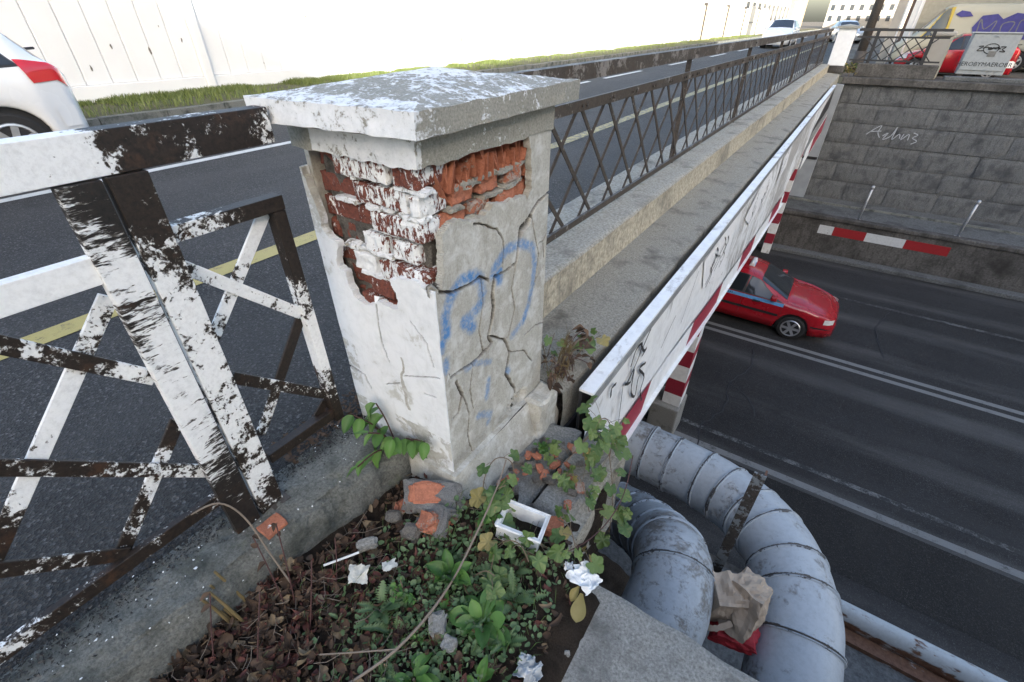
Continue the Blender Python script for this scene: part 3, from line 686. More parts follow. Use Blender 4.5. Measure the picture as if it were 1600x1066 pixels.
CRB = [([(1.49,0.885),(1.414,0.866),(1.369,0.839),(1.349,0.815),(1.304,0.8),(1.286,0.747),(1.273,0.699)], [.004,.006,.009,.016,.015,.008,.004]),
       ([(1.273,0.691),(1.197,0.682),(1.137,0.688),(1.123,0.629),(1.127,0.572),(1.119,0.526),(1.092,0.464),(1.115,.422),(1.006,.408),(.939,.416),(.880,.425)], [.003,.004,.006,.008,.008,.008,.005,.005,.005,.004,.004]),
       ([(1.042,0.904),(1.101,0.879),(1.154,0.849),(1.193,0.802),(1.192,0.745),(1.185,0.703)], [.004,.003,.003,.003,.003,.002]),
       ([(0.865,0.755),(0.92,0.726),(0.997,0.716),(1.06,0.721),(1.103,0.685)], [.005,.004,.004,.004,.003]),
       ([(1.485,0.727),(1.461,0.706),(1.426,0.706)], [.003]*3), ([(1.461,0.698),(1.473,0.631)], [.002]*2), ([(1.339,0.334),(1.417,0.34),(1.486,0.318)], [.003]*3),
       ([(1.105,.46),(1.193,0.395),(1.228,0.317),(1.198,0.225),(1.262,0.105),(1.273,-0.05)], [.003,.003,.005,.006,.006,.003]),
       ([(0.903,0.388),(0.929,0.315),(0.899,0.242),(0.864,0.239)], [.004,.005,.004,.002]), ([(1.486,.60),(1.40,.55),(1.36,.47)], [.002]*3), ([(1.0,.408),(.97,.30),(.985,.2)], [.002]*3), ([(1.23,.32),(1.33,.26),(1.40,.16)], [.002]*3), ([(1.273,.699),(1.24,.60),(1.262,.50),(1.22,.395),(1.19,.39)], [.003]*5), ([(1.06,.72),(1.07,.62),(1.04,.52),(1.06,.41)], [.0025]*4), ([(1.37,.84),(1.40,.75),(1.43,.66),(1.41,.55)], [.0025]*4), ([(.93,.315),(.96,.2),(.94,.1),(.96,-.02)], [.003]*4)]
CRA = [([(-1.104,.63),(-1.11,.49),(-1.09,.40)], [.002]*3), ([(-1.334,0.276),(-1.255,0.271),(-1.224,0.214)], [.005,.004,.002]), ([(-1.132,0.278),(-1.051,0.321)], [.002]*2), ([(-0.933,0.33),(-0.877,0.335)], [.002]*2), ([(-1.022,0.366),(-0.846,0.437)], [.002]*2), ([(-.95,.62),(-.89,.56),(-.87,.47)], [.0015]*3)]
BLU = [([(0.876,0.595),(0.879,0.659),(0.909,0.714),(0.96,0.746),(1.019,0.738),(1.06,0.71),(1.067,0.655)], .020, .9), ([(1.054,0.623),(0.998,0.597),(0.966,0.598),(1.005,0.554)], .021, 1.0),
       ([(1.126,0.697),(1.138,0.721),(1.21,0.76),(1.312,0.746),(1.382,0.705),(1.401,0.633),(1.39,0.551),(1.364,0.473),(1.321,0.411),(1.249,0.384)], .017, .75), ([(1.161,0.69),(1.166,0.657)], .018, .95),
       ([(0.855,0.575),(0.847,0.549)], .016, .95), ([(0.864,0.498),(0.861,0.468)], .015, .9), ([(0.96,0.403),(1.005,0.4),(1.1,0.348)], .012, .5), ([(1.083,0.272),(1.067,0.193)], .014, .55), ([(1.012,0.141),(1.089,0.09),(1.074,0.058)], .015, .65), ([(1.213,0.236),(1.22,0.22)], .014, .7)]
def in_poly(px, py, poly):
    r = np.zeros(px.shape, bool); n = len(poly)
    for i in range(n):
        x0, y0 = poly[i]; x1, y1 = poly[(i + 1) % n]
        if y0 == y1: continue
        c = ((y0 > py) != (y1 > py)) & (px < (x1 - x0) * (py - y0) / (y1 - y0) + x0); r ^= c
    return r
def seg_field(px, py, pts, wid):
    """max over segments of 1 - d/width, clipped"""
    out = np.zeros(px.shape)
    for i in range(len(pts) - 1):
        (x0, y0), (x1, y1) = pts[i], pts[i + 1]; dx, dy = x1 - x0, y1 - y0; l2 = dx * dx + dy * dy + 1e-12
        t = np.clip(((px - x0) * dx + (py - y0) * dy) / l2, 0, 1); d = np.hypot(px - x0 - t * dx, py - y0 - t * dy)
        wv = wid[i] + (wid[i + 1] - wid[i]) * t; out = np.maximum(out, 1 - d / wv)
    return np.clip(out, 0, 1)
STEP = .003
nA = int(WA / STEP); nB = int(WB / STEP); nZ = int((ZP1 - ZP0) / STEP); nS = nA + nB
S, Zg = np.meshgrid(np.arange(nS + 1), np.arange(nZ + 1)); 
isA = S <= nA
PXs = np.where(isA, XL + S * WA / nA, XF); PYs = np.where(isA, YF, YF + (S - nA) * WB / nB); PZs = ZP0 + Zg * (ZP1 - ZP0) / nZ
# noise fields
flat = list(zip(PXs.ravel(), PYs.ravel(), PZs.ravel()))
n1 = np.array([mnoise.noise(Vector(p) * 14) for p in flat]).reshape(PXs.shape); n2 = np.array([mnoise.noise(Vector(p) * 55 + Vector((9, 3, 1))) for p in flat]).reshape(PXs.shape)
n3 = np.array([mnoise.noise(Vector(p) * 3.5 + Vector((4, 4, 4))) for p in flat]).reshape(PXs.shape)
j1 = n1 * .014 + n2 * .007
holeA = in_poly(PXs + j1, PZs + np.roll(j1, 7, 1), polyA) & isA; holeB = in_poly(PYs + j1, PZs + np.roll(j1, 7, 1), polyB) & ~isA
hole = holeA | holeB
inw = np.zeros(PXs.shape); shade_dirt = np.zeros(PXs.shape); blue = np.zeros(PXs.shape)
for crs, msk, px in ((CRA, isA, PXs), (CRB, ~isA, PYs)):
    for pts, wd in crs:
        wj = n2 * .003 + n1 * .004
        f = seg_field(px + wj, PZs + wj, pts, [(x + .0020) if max(wd) > .0045 else (x * .6 + .0014) for x in wd]) * msk
        inw = np.maximum(inw, np.clip(f * 3.5, 0, 1) * (.012 + 1.0 * max(wd))); shade_dirt = np.maximum(shade_dirt, np.clip(f * 6.0 - .3, 0, 1) * .96)  # grooves also painted dark: the shade inside the cracks put into the colour
for pts, wd, a in BLU:
    f = seg_field(PYs + n2 * .005, PZs + n2 * .005, pts, [wd * 1.5] * len(pts)) * ~isA
    blue = np.maximum(blue, np.clip(f * 1.5, 0, 1) * a * (.7 + .3 * n1))
# a chipped hollow low on the underpass face
f = np.clip(1 - np.hypot((PYs - 1.28) / .09, (PZs - .02) / .05), 0, 1) * ~isA; inw = np.maximum(inw, np.clip(f * 3, 0, 1) * .02 * (1 + n2))
cvv = np.where(isA, .76 + .16 * n3, .15 + .12 * n3)
cvv = np.where(isA & (PZs < .14), .52 + .2 * n3, cvv); cvv = np.where(isA & (PXs < -1.27), cvv - .12, cvv)
cvv = np.where(~isA & (PYs < YF + .006), .7, cvv)
# a grey run down the white face
cvv -= np.where(isA, .55 * np.clip(1 - np.abs(PXs + 1.03 + .03 * n1) / .012, 0, 1) * (PZs < .45) * (PZs > .2), 0)
shade_dirt = np.maximum(shade_dirt, np.clip((.06 - PZs) / .14, 0, .30) * (.6 + n1))
und = .004 * n3 + .0012 * n1 + .0005 * n2 - inw
nx = np.where(S == nA, .7, np.where(isA, 0, 1.0)); ny = np.where(S == nA, -.7, np.where(isA, -1.0, 0))
VX = PXs + nx * und; VY = PYs + ny * und; VZ = PZs
W_ = nS + 1
cellhole = hole[:-1, :-1] & hole[1:, :-1] & hole[:-1, 1:] | (hole[:-1, :-1].astype(int) + hole[1:, 1:] + hole[1:, :-1] + hole[:-1, 1:] >= 2)
jj, ii = np.nonzero(~cellhole)
faces = np.stack([jj * W_ + ii, jj * W_ + ii + 1, (jj + 1) * W_ + ii + 1, (jj + 1) * W_ + ii], 1)
used = np.unique(faces); remap = -np.ones(W_ * (nZ + 1), int); remap[used] = np.arange(len(used))
V = np.stack([VX.ravel(), VY.ravel(), VZ.ravel()], 1)[used] - np.array(pil.location)
me = bpy.data.meshes.new('plaster_skin'); me.from_pydata(V.tolist(), [], remap[faces].tolist())
for nm, arr in (('cv', cvv), ('blue', blue), ('shade_dirt', shade_dirt)):
    a = me.attributes.new(nm, 'FLOAT', 'POINT'); a.data.foreach_set('value', arr.ravel()[used].astype(np.float32))
me.materials.append(M['plaster'])
ps = link('plaster_skin', me, pil); ps['label'] = 'cracked plaster skin, whitewashed on one face and bare with blue graffiti on the other'
md = ps.modifiers.new('thick', 'SOLIDIFY'); md.thickness = .026; md.offset = -1.0
mb = MB(); mb.box((XL, YR - .02, ZP0), (XF - .03, YR, ZP1 - .004)); mb.c = .1; mb.build('rear_plaster', M['plaster'], pil)
mb = MB(); mb.box((XL - .001, YF + .03, ZP0), (XL + .02, YR - .022, ZP1 - .004)); mb.build('road_side_plaster', M['plaster'], pil)
# mortar heart of the pillar
def rough_box(a, b, amp, sc, cuts=6, seed=0):
    bm = bmesh.new(); bmesh.ops.create_cube(bm, size=1.0); bmesh.ops.subdivide_edges(bm, edges=bm.edges[:], cuts=cuts, use_grid_fill=True)
    a = Vector(a); b = Vector(b); c = (a + b) / 2; d = b - a; mb_ = MB()
    for v in bm.verts:
        p = Vector((v.co.x * d.x, v.co.y * d.y, v.co.z * d.z)) + c; q = Vector(p) * sc + Vector((seed * 1.7, seed * .9, seed * 2.3))
        r = Vector((mnoise.noise(q), mnoise.noise(q + Vector((31, 7, 3))), mnoise.noise(q + Vector((3, 77, 13)))))
        e = v.co; kk = sum(1 for t in e if abs(abs(t) - .5) < .01)
        v.co = p + r * amp - (p - c).normalized() * (amp * .9 if kk >= 2 else 0)
    bm.verts.ensure_lookup_table(); mb_.v = [tuple(v.co) for v in bm.verts]; mb_.f = [tuple(v.index for v in f.verts) for f in bm.faces]; mb_.cv = [0.0] * len(mb_.v); bm.free()
    return mb_
mb = rough_box((XL + .045, YF + .052, ZP0 - .1), (XF - .058, YR - .04, ZP1 + .02), .012, 30, 34); mb.build('mortar_core', M['mortar'], pil)
# exposed bricks: face A (towards the fence) whitewashed, face B bare
zc = .585; r = 0
while zc < 1.09:
    x = XL + .02 - (0.06 if r % 2 else 0)
    while x < XF - .03:
        ln = random.choice([.112, .112, .225]) if r % 2 else random.choice([.225, .112]); x1 = min(x + ln, XF - .030)
        if x1 - x > .035:
            xa = max(x, XL + .02); dpt = random.uniform(.012, .030) + (.026 if xa < -1.24 else 0)
            if x1 > XF - .06: dpt = random.uniform(.012, .022)
            mb = rough_box((xa + .004, YF + dpt, zc + .004), (x1 - .004 + (random.uniform(-.004, .008) if x1 > XF - .06 else 0), YF + .125, zc + .066), .0055, 48, 7, seed=random.random() * 40)
            cb = random.uniform(.40, .70) - (.22 if xa < -1.22 else 0) - (.15 if zc < .72 else 0); mb.cv = [max(.05, cb)] * len(mb.v)
            mb.build('brick', M['brick_a'], pil)
        x = x1 + .009
    zc += .0745; r += 1
zc = .735; r = 0
while zc < 1.02:
    y = YF + .130 - (.0 if r % 2 else .045)
    while y < YR - .05:
        ln = random.choice([.112, .105, .12]); y1 = min(y + ln, YR - .045)
        if y1 - y > .03 and y > YF + .08:
            dpt = random.uniform(.016, .036)
            mb = rough_box((XF - .125, y + .005, zc + .004), (XF - dpt, y1 - .004, zc + .066), .0065, 44, 7, seed=random.random() * 40)
            mb.cv = [random.choice([.12, .2, .3, .5])] * len(mb.v); mb.build('brick', M['brick_b'], pil)
        y = y1 + random.uniform(.010, .022)
    zc += .0745; r += 1
# shattered top course: slanting shards
for k in range(34):
    y = .925 + .40 * k / 33 + random.uniform(-.008, .008); h = random.uniform(.055, .10); t = random.uniform(.006, .016); ln = random.uniform(.02, .05); tl = random.uniform(-.03, .05)
    z0 = 1.005 + random.uniform(-.01, .02); dx = random.uniform(.008, .03)
    mb = MB(); p = [(XF - .07, y, z0), (XF - dx, y + .004, z0 + .004), (XF - dx - .01, y + t, z0), (XF - .07, y + ln * .5, z0)]
    q = [(XF - .07, y + tl, z0 + h), (XF - dx + random.uniform(-.02, .004), y + tl * .8, z0 + h * random.uniform(.75, 1.0)), (XF - dx - .015, y + t + tl, z0 + h), (XF - .07, y + ln * .5 + tl, z0 + h)]
    mb.c = random.choice([0.05, .1, .3]); mb.add(p + q, [(3, 2, 1, 0), (4, 5, 6, 7), (0, 1, 5, 4), (1, 2, 6, 5), (2, 3, 7, 6), (3, 0, 4, 7)]); mb.build('brick_shard', M['brick_b'], pil)
# crumbs of mortar between brick faces
def _in(p, poly): return bool(in_poly(np.array([p[0]]), np.array([p[1]]), poly)[0])
for k in range(46):
    if k < 26: x = random.uniform(-1.27, -.86); z = random.choice([.655, .73, .805, .88, .955, 1.03]) + random.uniform(-.006, .006); a = Vector((x, YF + random.uniform(.014, .03), z)); d = Vector((random.uniform(.03, .11), .05, .013))
    else: y = random.uniform(.9, 1.30); z = random.choice([.95, .88, 1.005]) + random.uniform(-.006, .006); a = Vector((XF - .075, y, z)); d = Vector((.05 + random.uniform(0, .014), random.uniform(.03, .12), .014))
    if k < 26 and not (_in((a.x, a.z - .02), polyA) and _in((a.x + d.x, a.z - .02), polyA)): continue
    if k >= 26 and not (_in((a.y, a.z - .02), polyB) and _in((a.y + d.y, a.z - .02), polyB)): continue
    mb = rough_box(a, a + d, .006, 60, 5, seed=k); mb.cv = [.62 if k < 26 else .0] * len(mb.v); mb.build('mortar_strip', M['cap'], pil)
# plinth
def wob(p, amp=.006, sc=8): k = Vector(p) * sc; return Vector(p) + Vector((mnoise.noise(k), mnoise.noise(k + Vector((5, 5, 5))), mnoise.noise(k + Vector((9, 1, 4))))) * amp
mb = MB(); ol = [(-1.35, .825), (-.815, .825), (-.80, 1.5), (-1.34, 1.5)]; ob = [(-1.37, .79), (-.775, .795), (-.745, 1.53), (-1.36, 1.53)]
for i in range(4):
    a, b_ = ol[i], ol[(i + 1) % 4]; c, d = ob[i], ob[(i + 1) % 4]
    mb.grid(lambda u, v: wob((a[0] + (b_[0] - a[0]) * u + ((c[0] + (d[0] - c[0]) * u) - (a[0] + (b_[0] - a[0]) * u)) * min(1, v * 2.2), a[1] + (b_[1] - a[1]) * u + ((c[1] + (d[1] - c[1]) * u) - (a[1] + (b_[1] - a[1]) * u)) * min(1, v * 2.2), -.02 - .40 * v)), 70, 30, lambda p: .16 if p[1] > .83 else .05)
mb.grid(lambda u, v: wob((-1.35 + .54 * u, .825 + .675 * v, -.02)), 20, 20)
mb.build('plinth', M['plaster'], pil, smooth=True)
mb = rough_box((-.835, 1.33, -.30), (-.735, 1.50, -.01), .012, 12, 6, seed=3); mb.cv = [.2] * len(mb.v); mb.build('loose_plinth_piece', M['plaster'], pil)
# neck and capstone
def cvn(n_white): return lambda p: n_white + .12 * mnoise.noise(Vector(p) * 5)
nk = [(-1.338, .837), (-.838, .837), (-.826, 1.492), (-1.338, 1.492)]
mb = MB()
for i in range(4):
    a, b_ = nk[i], nk[(i + 1) % 4]
    def f(u, v): 
        p = wob((a[0] + (b_[0] - a[0]) * u, a[1] + (b_[1] - a[1]) * u, 1.098 + .084 * v), .003, 14)
        if v < .01: p.z += .008 * mnoise.noise(p * 25)
        return p
    mb.grid(f, 80, 10, (lambda p: (.70 if p[0] > -1.24 else .12) + .1 * mnoise.noise(Vector(p) * 6)) if i == 0 else (lambda p: .18 if p[1] > .86 else .5))
mb.grid(lambda u, v: (nk[0][0] + .5 * u, nk[0][1] + .655 * v, 1.101), 8, 8)
mb.build('neck_band', M['cap'], pil, smooth=True)
cp = [(-1.335, .735), (-.783, .792), (-.792, 1.60), (-1.37, 1.56)]; ZC0, ZC1, AP = 1.180, 1.238, Vector((-1.06, 1.16, 1.288))
mb = MB()
def cap_side(i, cvf):
    a, b_ = cp[i], cp[(i + 1) % 4]
    mb.grid(lambda u, v: wob((a[0] + (b_[0] - a[0]) * u, a[1] + (b_[1] - a[1]) * u, ZC0 + (ZC1 - ZC0) * v), .004, 16), 90, 10, cvf)
    mb.grid(lambda u, v: wob(Vector((a[0] + (b_[0] - a[0]) * u, a[1] + (b_[1] - a[1]) * u, ZC1)).lerp(AP, v), .004, 16), 90, 60, lambda p: .42 + .20 * mnoise.noise(Vector(p) * 3 + Vector((2, 0, 0))) + (.22 if (p[2] < 1.247 and i == 0) or (p[2] > 1.278) else 0) + (.1 if i == 3 else 0))
cap_side(0, lambda p: .72 + .1 * mnoise.noise(Vector(p) * 9)); cap_side(1, lambda p: .28 + .32 * max(0, 1 - (p[1] - .79) / .14) + .1 * mnoise.noise(Vector(p) * 7)); cap_side(2, lambda p: .3); cap_side(3, lambda p: .7)
mb.grid(lambda u, v: Vector((cp[0][0] * (1 - u) + cp[1][0] * u, cp[0][1] * (1 - u) + cp[1][1] * u, ZC0)).lerp(Vector((cp[3][0] * (1 - u) + cp[2][0] * u, cp[3][1] * (1 - u) + cp[2][1] * u, ZC0)), v), 10, 10)
mb.build('capstone', M['cap'], pil, smooth=True)

# ================================================================== PAINTED FENCE (left)
FX = -1.275
fa = thing('painted_fence_panel', (FX, -.2, 0), 'steel lattice fence panel with patchy white paint, under the long top rail at left', 'fence')
def P(y, z, x=FX): return (x, y, z)
def fbar(parent, nm, a, b, wd, cvs, x=FX, th=.010, mat='fence'):
    m_ = MB(); m_.bar(P(*a, x), P(*b, x), wd, th, (1, 0, 0), 24, cvs); o = m_.build(nm, M[mat], parent); bev(o, .0015, 1); return o
fbar(fa, 'top_rail', (-1.3, 1.178), (.735, 1.178), .085, [.95] * 23 + [.92, .84, .20, .22, .30, .24, .28, .30], FX + .005, .055)
fbar(fa, 'post', (.272, -.01), (.296, 1.132), .078, [.10, .10, .24, .44, .56, .54, .64, .66, .62, .68, .36, .15], FX + .022, .030, 'fence_h')
fbar(fa, 'middle_rail', (-1.3, .955), (.256, .955), .062, [.95, .93, .96, .90, .86], FX + .012, .030, 'fence_h')
fbar(fa, 'bottom_rail', (-1.3, .172), (.256, .172), .045, [.25, .25, .22, .36, .30, .28], FX + .006, .022)
for a, b, cv_, lay in [((.005, .923), (.256, .642), [.25, .42, .34, .55, .62], 1), ((-.36, .922), (.258, .276), [.4, .30, .36, .44, .40, .34, .68], 1), ((.258, .879), (-.365, .195), [.70, .62, .80, .82, .90, .45, .42, .36, .3], 0), ((.258, .49), (-.01, .190), [.35, .62, .6, .5, .38], 0), ((-.70, .922), (.0, .190), [.3, .3, .25, .28, .38, .26], 1), ((-.10, .922), (-.78, .19), [.7, .7, .5, .5], 0), ((-.47, .922), (-1.15, .19), [.6, .5, .5], 0), ((-1.05, .922), (-.36, .19), [.5, .4], 1)]:
    fbar(fa, 'lattice_bar', a, b, .040, [c_ * .9 for c_ in cv_], FX - (.004 if lay else .016), .009)
fb = thing('fence_end_panel', (FX, .56, 0), 'short fence end panel with flaking white paint between the split posts and the pillar', 'fence')
fbar(fb, 'post', (.360, -.01), (.383, 1.132), .079, [.08, .46, .58, .54, .58, .52, .52, .60, .64, .60, .66, .68, .36, .22, .26], FX + .022, .030)
fbar(fb, 'top_rail', (.419, .980), (.717, .980), .040, [.62, .55, .30, .14, .10, .10], FX, .045)
fbar(fb, 'end_post', (.697, .150), (.697, .959), .036, [.15, .22, .42, .78, .92, .72, .55, .25, .12, .10], FX, .045)
fbar(fb, 'bottom_rail', (.419, .185), (.678, .185), .040, [.28, .20, .14, .12], FX, .035)
for a, b, cv_, lay in [((.419, .892), (.68, .622), [.50, .80, .86, .72, .82], 1), ((.670, .955), (.419, .668), [.90, .85, .55, .70, .40], 0), ((.679, .60), (.43, .275), [.22, .22, .25, .6, .3], 0), ((.419, .533), (.679, .278), [.3, .55, .40, .35], 1), ((.679, .24), (.63, .20), [.2, .2], 0)]:
    fbar(fb, 'lattice_bar', a, b, .036, [c_ * .86 for c_ in cv_], FX - (.002 if lay else .013), .009)
mb = MB(); mb.box((FX - .015, .352, .01), (FX + .06, .415, .022)); mb.build('foot_plate', M['steel_dark'], fb)
mb = rough_box((-1.20, .275, .012), (-1.135, .35, .028), .003, 30, 5); mb.cv = [.05] * len(mb.v)
o = mb.build('brick_chip', M['brick_b']); tag(o, 'flat red brick chip lying on the kerb at the fence post foot', 'brick')

# ================================================================== BRIDGE RAILING (right)
RX = -1.33
br_ = thing('bridge_railing', (RX, 10, .24), 'brown steel lattice railing with handrail running the length of the bridge', 'railing')
def rbar(nm, a, b, wd, cv_, x=RX, th=.01, seg=1):
    m_ = MB(); m_.bar((x, a[0], a[1]), (x, b[0], b[1]), wd, th, (1, 0, 0), seg, [cv_, cv_]); return m_.build(nm, M['rail'], br_)
rbar('handrail', (1.62, 1.168), (20.2, 1.168), .080, .35, RX + .004, .06)
rbar('top_rail', (1.49, 1.0), (20.2, 1.0), .060, .28, RX + .02, .02)
rbar('bottom_rail', (1.49, .292), (20.2, .292), .042, .22, RX + .02, .02)
POSTS = [4.87, 7.55, 10.2, 12.95, 15.7, 18.4, 20.05]
bolt_me = None
mbb = MB(); mbb.tube([(0, 0, 0), (.010, 0, 0)], .011, 6); bolt_me = mbb.mesh('bolt', M['steel_dark'])
def bolt(y, z): o = link('bolt', bolt_me, br_); o.location = Vector((RX + .031, y, z)) - br_.location
for y in POSTS:
    m_ = MB(); m_.c = .18; m_.box((RX - .035, y - .032, .236), (RX - .02, y + .032, 1.127)); m_.box((RX - .019, y - .032, .236), (RX + .008, y - .020, 1.127)); m_.build('post', M['rail'], br_)
    bolt(y - .02, 1.17); bolt(y + .02, 1.17); bolt(y - .02, 1.0); bolt(y + .02, 1.0)
y = 1.14; dyb = .665; k = 0
while y < 20.4:
    for sgn, xx in ((1, RX + .004), (-1, RX - .006)):
        a = (y, .998); b = (y + sgn * dyb, .295)
        ya, yb = a[0], b[0]
        lo, hi = 1.50, 20.15
        # clip to the run of the railing
        def cl(yv, zv, yo, zo):
            if yv < lo: t = (lo - yv) / (yo - yv); return (lo, zv + (zo - zv) * t)
            if yv > hi: t = (hi - yv) / (yo - yv); return (hi, zv + (zo - zv) * t)
            return (yv, zv)
        if (ya < lo and yb < lo) or (ya > hi and yb > hi): continue
        rbar('lattice_bar', cl(ya, a[1], yb, b[1]), cl(yb, b[1], ya, a[1]), .027, .15, xx, .007)
    if 1.6 < y < 9: bolt(y - .028, 1.0); bolt(y + .028, 1.0)
    y += .39

# far end pillar of the bridge
fp = thing('end_pillar', (-.93, 20.6, 0), 'smooth white painted end pillar at the far end of the bridge railing', 'pillar')
mb = MB(); mb.box((-1.2, 20.3, .0), (-.66, 20.95, .20)); mb.build('plinth', M['dark_conc'], fp, bevel=.02)
mb = MB(); mb.c = .97; mb.box((-1.17, 20.33, .20), (-.69, 20.92, 1.20)); mb.build('shaft', mat_plain('pillar_white', (.78, .80, .81), .85, var=.05), fp, bevel=.015)
mb = MB(); mb.prism([(-1.23, 20.27, 1.2), (-.63, 20.27, 1.2), (-.63, 20.98, 1.2), (-1.23, 20.98, 1.2)], (0, 0, .06)); mb.add([(-1.23, 20.27, 1.262), (-.63, 20.27, 1.262), (-.63, 20.98, 1.262), (-1.23, 20.98, 1.262), (-.93, 20.62, 1.32)], [(0, 1, 4), (1, 2, 4), (2, 3, 4), (3, 0, 4)]); mb.build('capstone', M['cap'], fp)

# ================================================================== PIPES
def pipe(nm, path, rad, bands, label, cvk, seams):
    pts = smooth_pts(path, 22); n = 48
    th = thing(nm, tuple(pts[len(pts) // 2]), label, 'pipe')
    mb_ = MB(); mb_.tube(pts, rad, n, True); mb_.cv = [min(.97, max(.2, cvk + .18 * fbm(Vector(p) * 1.6, 1, 2) + .10 * (-1 if p[2] < pts[0].z - rad * .3 else 0))) for p in mb_.v]
    mb_.v = [tuple(Vector(p) + Vector((nz(p, 5), nz((p[1], p[2], p[0]), 5), nz((p[2], p[0], p[1]), 5))) * .006) for p in mb_.v]; mb_.build('casing', M['pipe'], th, smooth=True)
    L_ = [0.0]
    for i in range(1, len(pts)): L_.append(L_[-1] + (pts[i] - pts[i - 1]).length)
    def at(s):
        i = min(int(np.searchsorted(L_, s)), len(pts) - 1); i = max(1, i); f = (s - L_[i - 1]) / (L_[i] - L_[i - 1] + 1e-9); return pts[i - 1].lerp(pts[i], f), (pts[i] - pts[i - 1]).normalized()
    for s in bands:
        p, d = at(s); m_ = MB(); m_.tube([p - d * .016, p - d * .012, p - d * .006, p - d * .003, p + d * .003, p + d * .006, p + d * .012, p + d * .016], [rad * .985, rad + .011, rad + .011, rad + .001, rad + .001, rad + .011, rad + .011, rad * .985], 40, False); m_.cv = [.62, .62, .55, .0, .0, .55, .62, .62]; m_.cv = [c_ for c_ in m_.cv for _ in range(40)]
        m_.build('band', M['pipe_ring'], th, smooth=True)
    for (s0, s1, ang) in seams:
        m_ = MB(); q = []
        for k in range(14):
            p, d = at(s0 + (s1 - s0) * k / 13); side = d.cross(Vector((0, 0, 1))).normalized(); up_ = side.cross(d)
            q.append(p + (side * math.cos(ang) + up_ * math.sin(ang)) * (rad + .003))
        m_.tube(q, .008, 6); m_.cv = [.4] * len(m_.v); m_.build('seam', M['pipe_ring'], th, smooth=True)
    return th, L_[-1]
pipe('heating_pipe', [(-6, 3.15, -1.98), (-3, 3.15, -1.98), (-1.2, 3.19, -1.96), (-.35, 3.17, -1.94), (.18, 3.03, -1.88), (.55, 2.70, -1.80), (.73, 2.25, -1.78), (.78, 1.80, -1.92), (.79, 1.30, -2.25), (.80, .95, -2.6)], .255,
     [4.2, 5.10, 5.42, 5.66, 5.95, 6.17, 6.42, 6.62, 6.90, 7.10, 7.40, 7.78], 'outer pale blue insulated pipe with banded bend beside the lower road', .72, [(7.80, 9.0, 1.1)])
pipe('heating_pipe', [(-6, 2.74, -2.34), (-3, 2.74, -2.34), (-1.4, 2.74, -2.34), (-.80, 2.70, -2.30), (-.42, 2.54, -2.10), (-.17, 2.24, -1.78), (-.04, 1.95, -1.52), (.01, 1.70, -1.52), (-.01, 1.46, -1.66), (-.05, 1.15, -1.90), (-.08, .92, -2.12)], .245,
     [4.9, 5.38, 5.66, 5.92, 6.20, 6.44, 6.70, 7.02, 7.36], 'inner pale blue insulated pipe with tight banded bend next to the slab', .60, [(7.38, 8.2, 2.1)])
cp_ = thing('support_post', (.24, 2.42, -3.92), 'dark steel angle post standing between the two pale blue pipes', 'post')
mb = MB(); mb.c = .5; mb.box((.205, 2.40, -3.92), (.275, 2.412, -.90)); mb.build('front_flange', M['steel_dark'], cp_); mb = MB(); mb.c = .2; mb.box((.263, 2.413, -3.92), (.275, 2.47, -.91)); mb.build('side_flange', M['rusty'], cp_)
for i, (x, y_) in enumerate([(-1.6, 3.15), (-1.6, 2.74), (.78, 1.6)]):
    sp = thing('pipe_saddle', (x, y_, -3.92), ['concrete saddle under the outer pipe below the bridge', 'concrete saddle under the inner pipe below the bridge', 'concrete saddle under the outer pipe near the slab'][i], 'support')
    mb = MB(); mb.box((x - .15, y_ - .2, -3.919), (x + .15, y_ + .2, -2.62)); mb.build('block', M['dark_conc'], sp, bevel=.02); mb = MB(); mb.box((x - .2, y_ - .35, -3.915), (x + .2, y_ + .35, -3.75)); mb.build('footing', M['slab'], sp)

# ================================================================== BUILDINGS (shade on the right, street behind)
def building(nm, a, b, mat, label, nwx=0, nwz=0, face='-y', roof=None):
    t_ = thing(nm, ((a[0] + b[0]) / 2, (a[1] + b[1]) / 2, a[2]), label, 'building')
    mb_ = MB(); mb_.box(a, b); mb_.build('wall', M[mat], t_)
    mb_ = MB(); mb_.box((a[0] - .3, a[1] - .3, b[2] + .004), (b[0] + .3, b[1] + .3, b[2] + .35)); mb_.build('roof', M[roof or 'roof'], t_)
    for i in range(nwx):
        for j in range(nwz):
            f0 = (i + .25) / nwx; f1 = (i + .75) / nwx; z0 = a[2] + 1 + (b[2] - a[2] - 1) * (j + .1) / nwz; z1 = a[2] + 1 + (b[2] - a[2] - 1) * (j + .7) / nwz
            mb_ = MB(); mw = MB()
            if face == '-y': x0 = a[0] + (b[0] - a[0]) * f0; x1 = a[0] + (b[0] - a[0]) * f1; mb_.box((x0, a[1] - .04, z0), (x1, a[1] - .004, z1)); mw.box((x0 + .1, a[1] - .06, z0 + .1), (x1 - .1, a[1] - .042, z1 - .1))
            elif face == '+x': y0 = a[1] + (b[1] - a[1]) * f0; y1 = a[1] + (b[1] - a[1]) * f1; mb_.box((b[0] + .004, y0, z0), (b[0] + .04, y1, z1)); mw.box((b[0] + .042, y0 + .1, z0 + .1), (b[0] + .06, y1 - .1, z1 - .1))
            else: y0 = a[1] + (b[1] - a[1]) * f0; y1 = a[1] + (b[1] - a[1]) * f1; mb_.box((a[0] - .04, y0, z0), (a[0] - .004, y1, z1)); mw.box((a[0] - .06, y0 + .1, z0 + .1), (a[0] - .042, y1 - .1, z1 - .1))
            o_ = mb_.build('window', M['facade'], t_); mw.build('pane', M['win'], o_)
    return t_
building('apartment_building', (18.3, -32.9, -.4), (40, .5, 13.0), 'facade', 'plain apartment block beyond the right edge of the view shading the bridge', 6, 4, '-x')
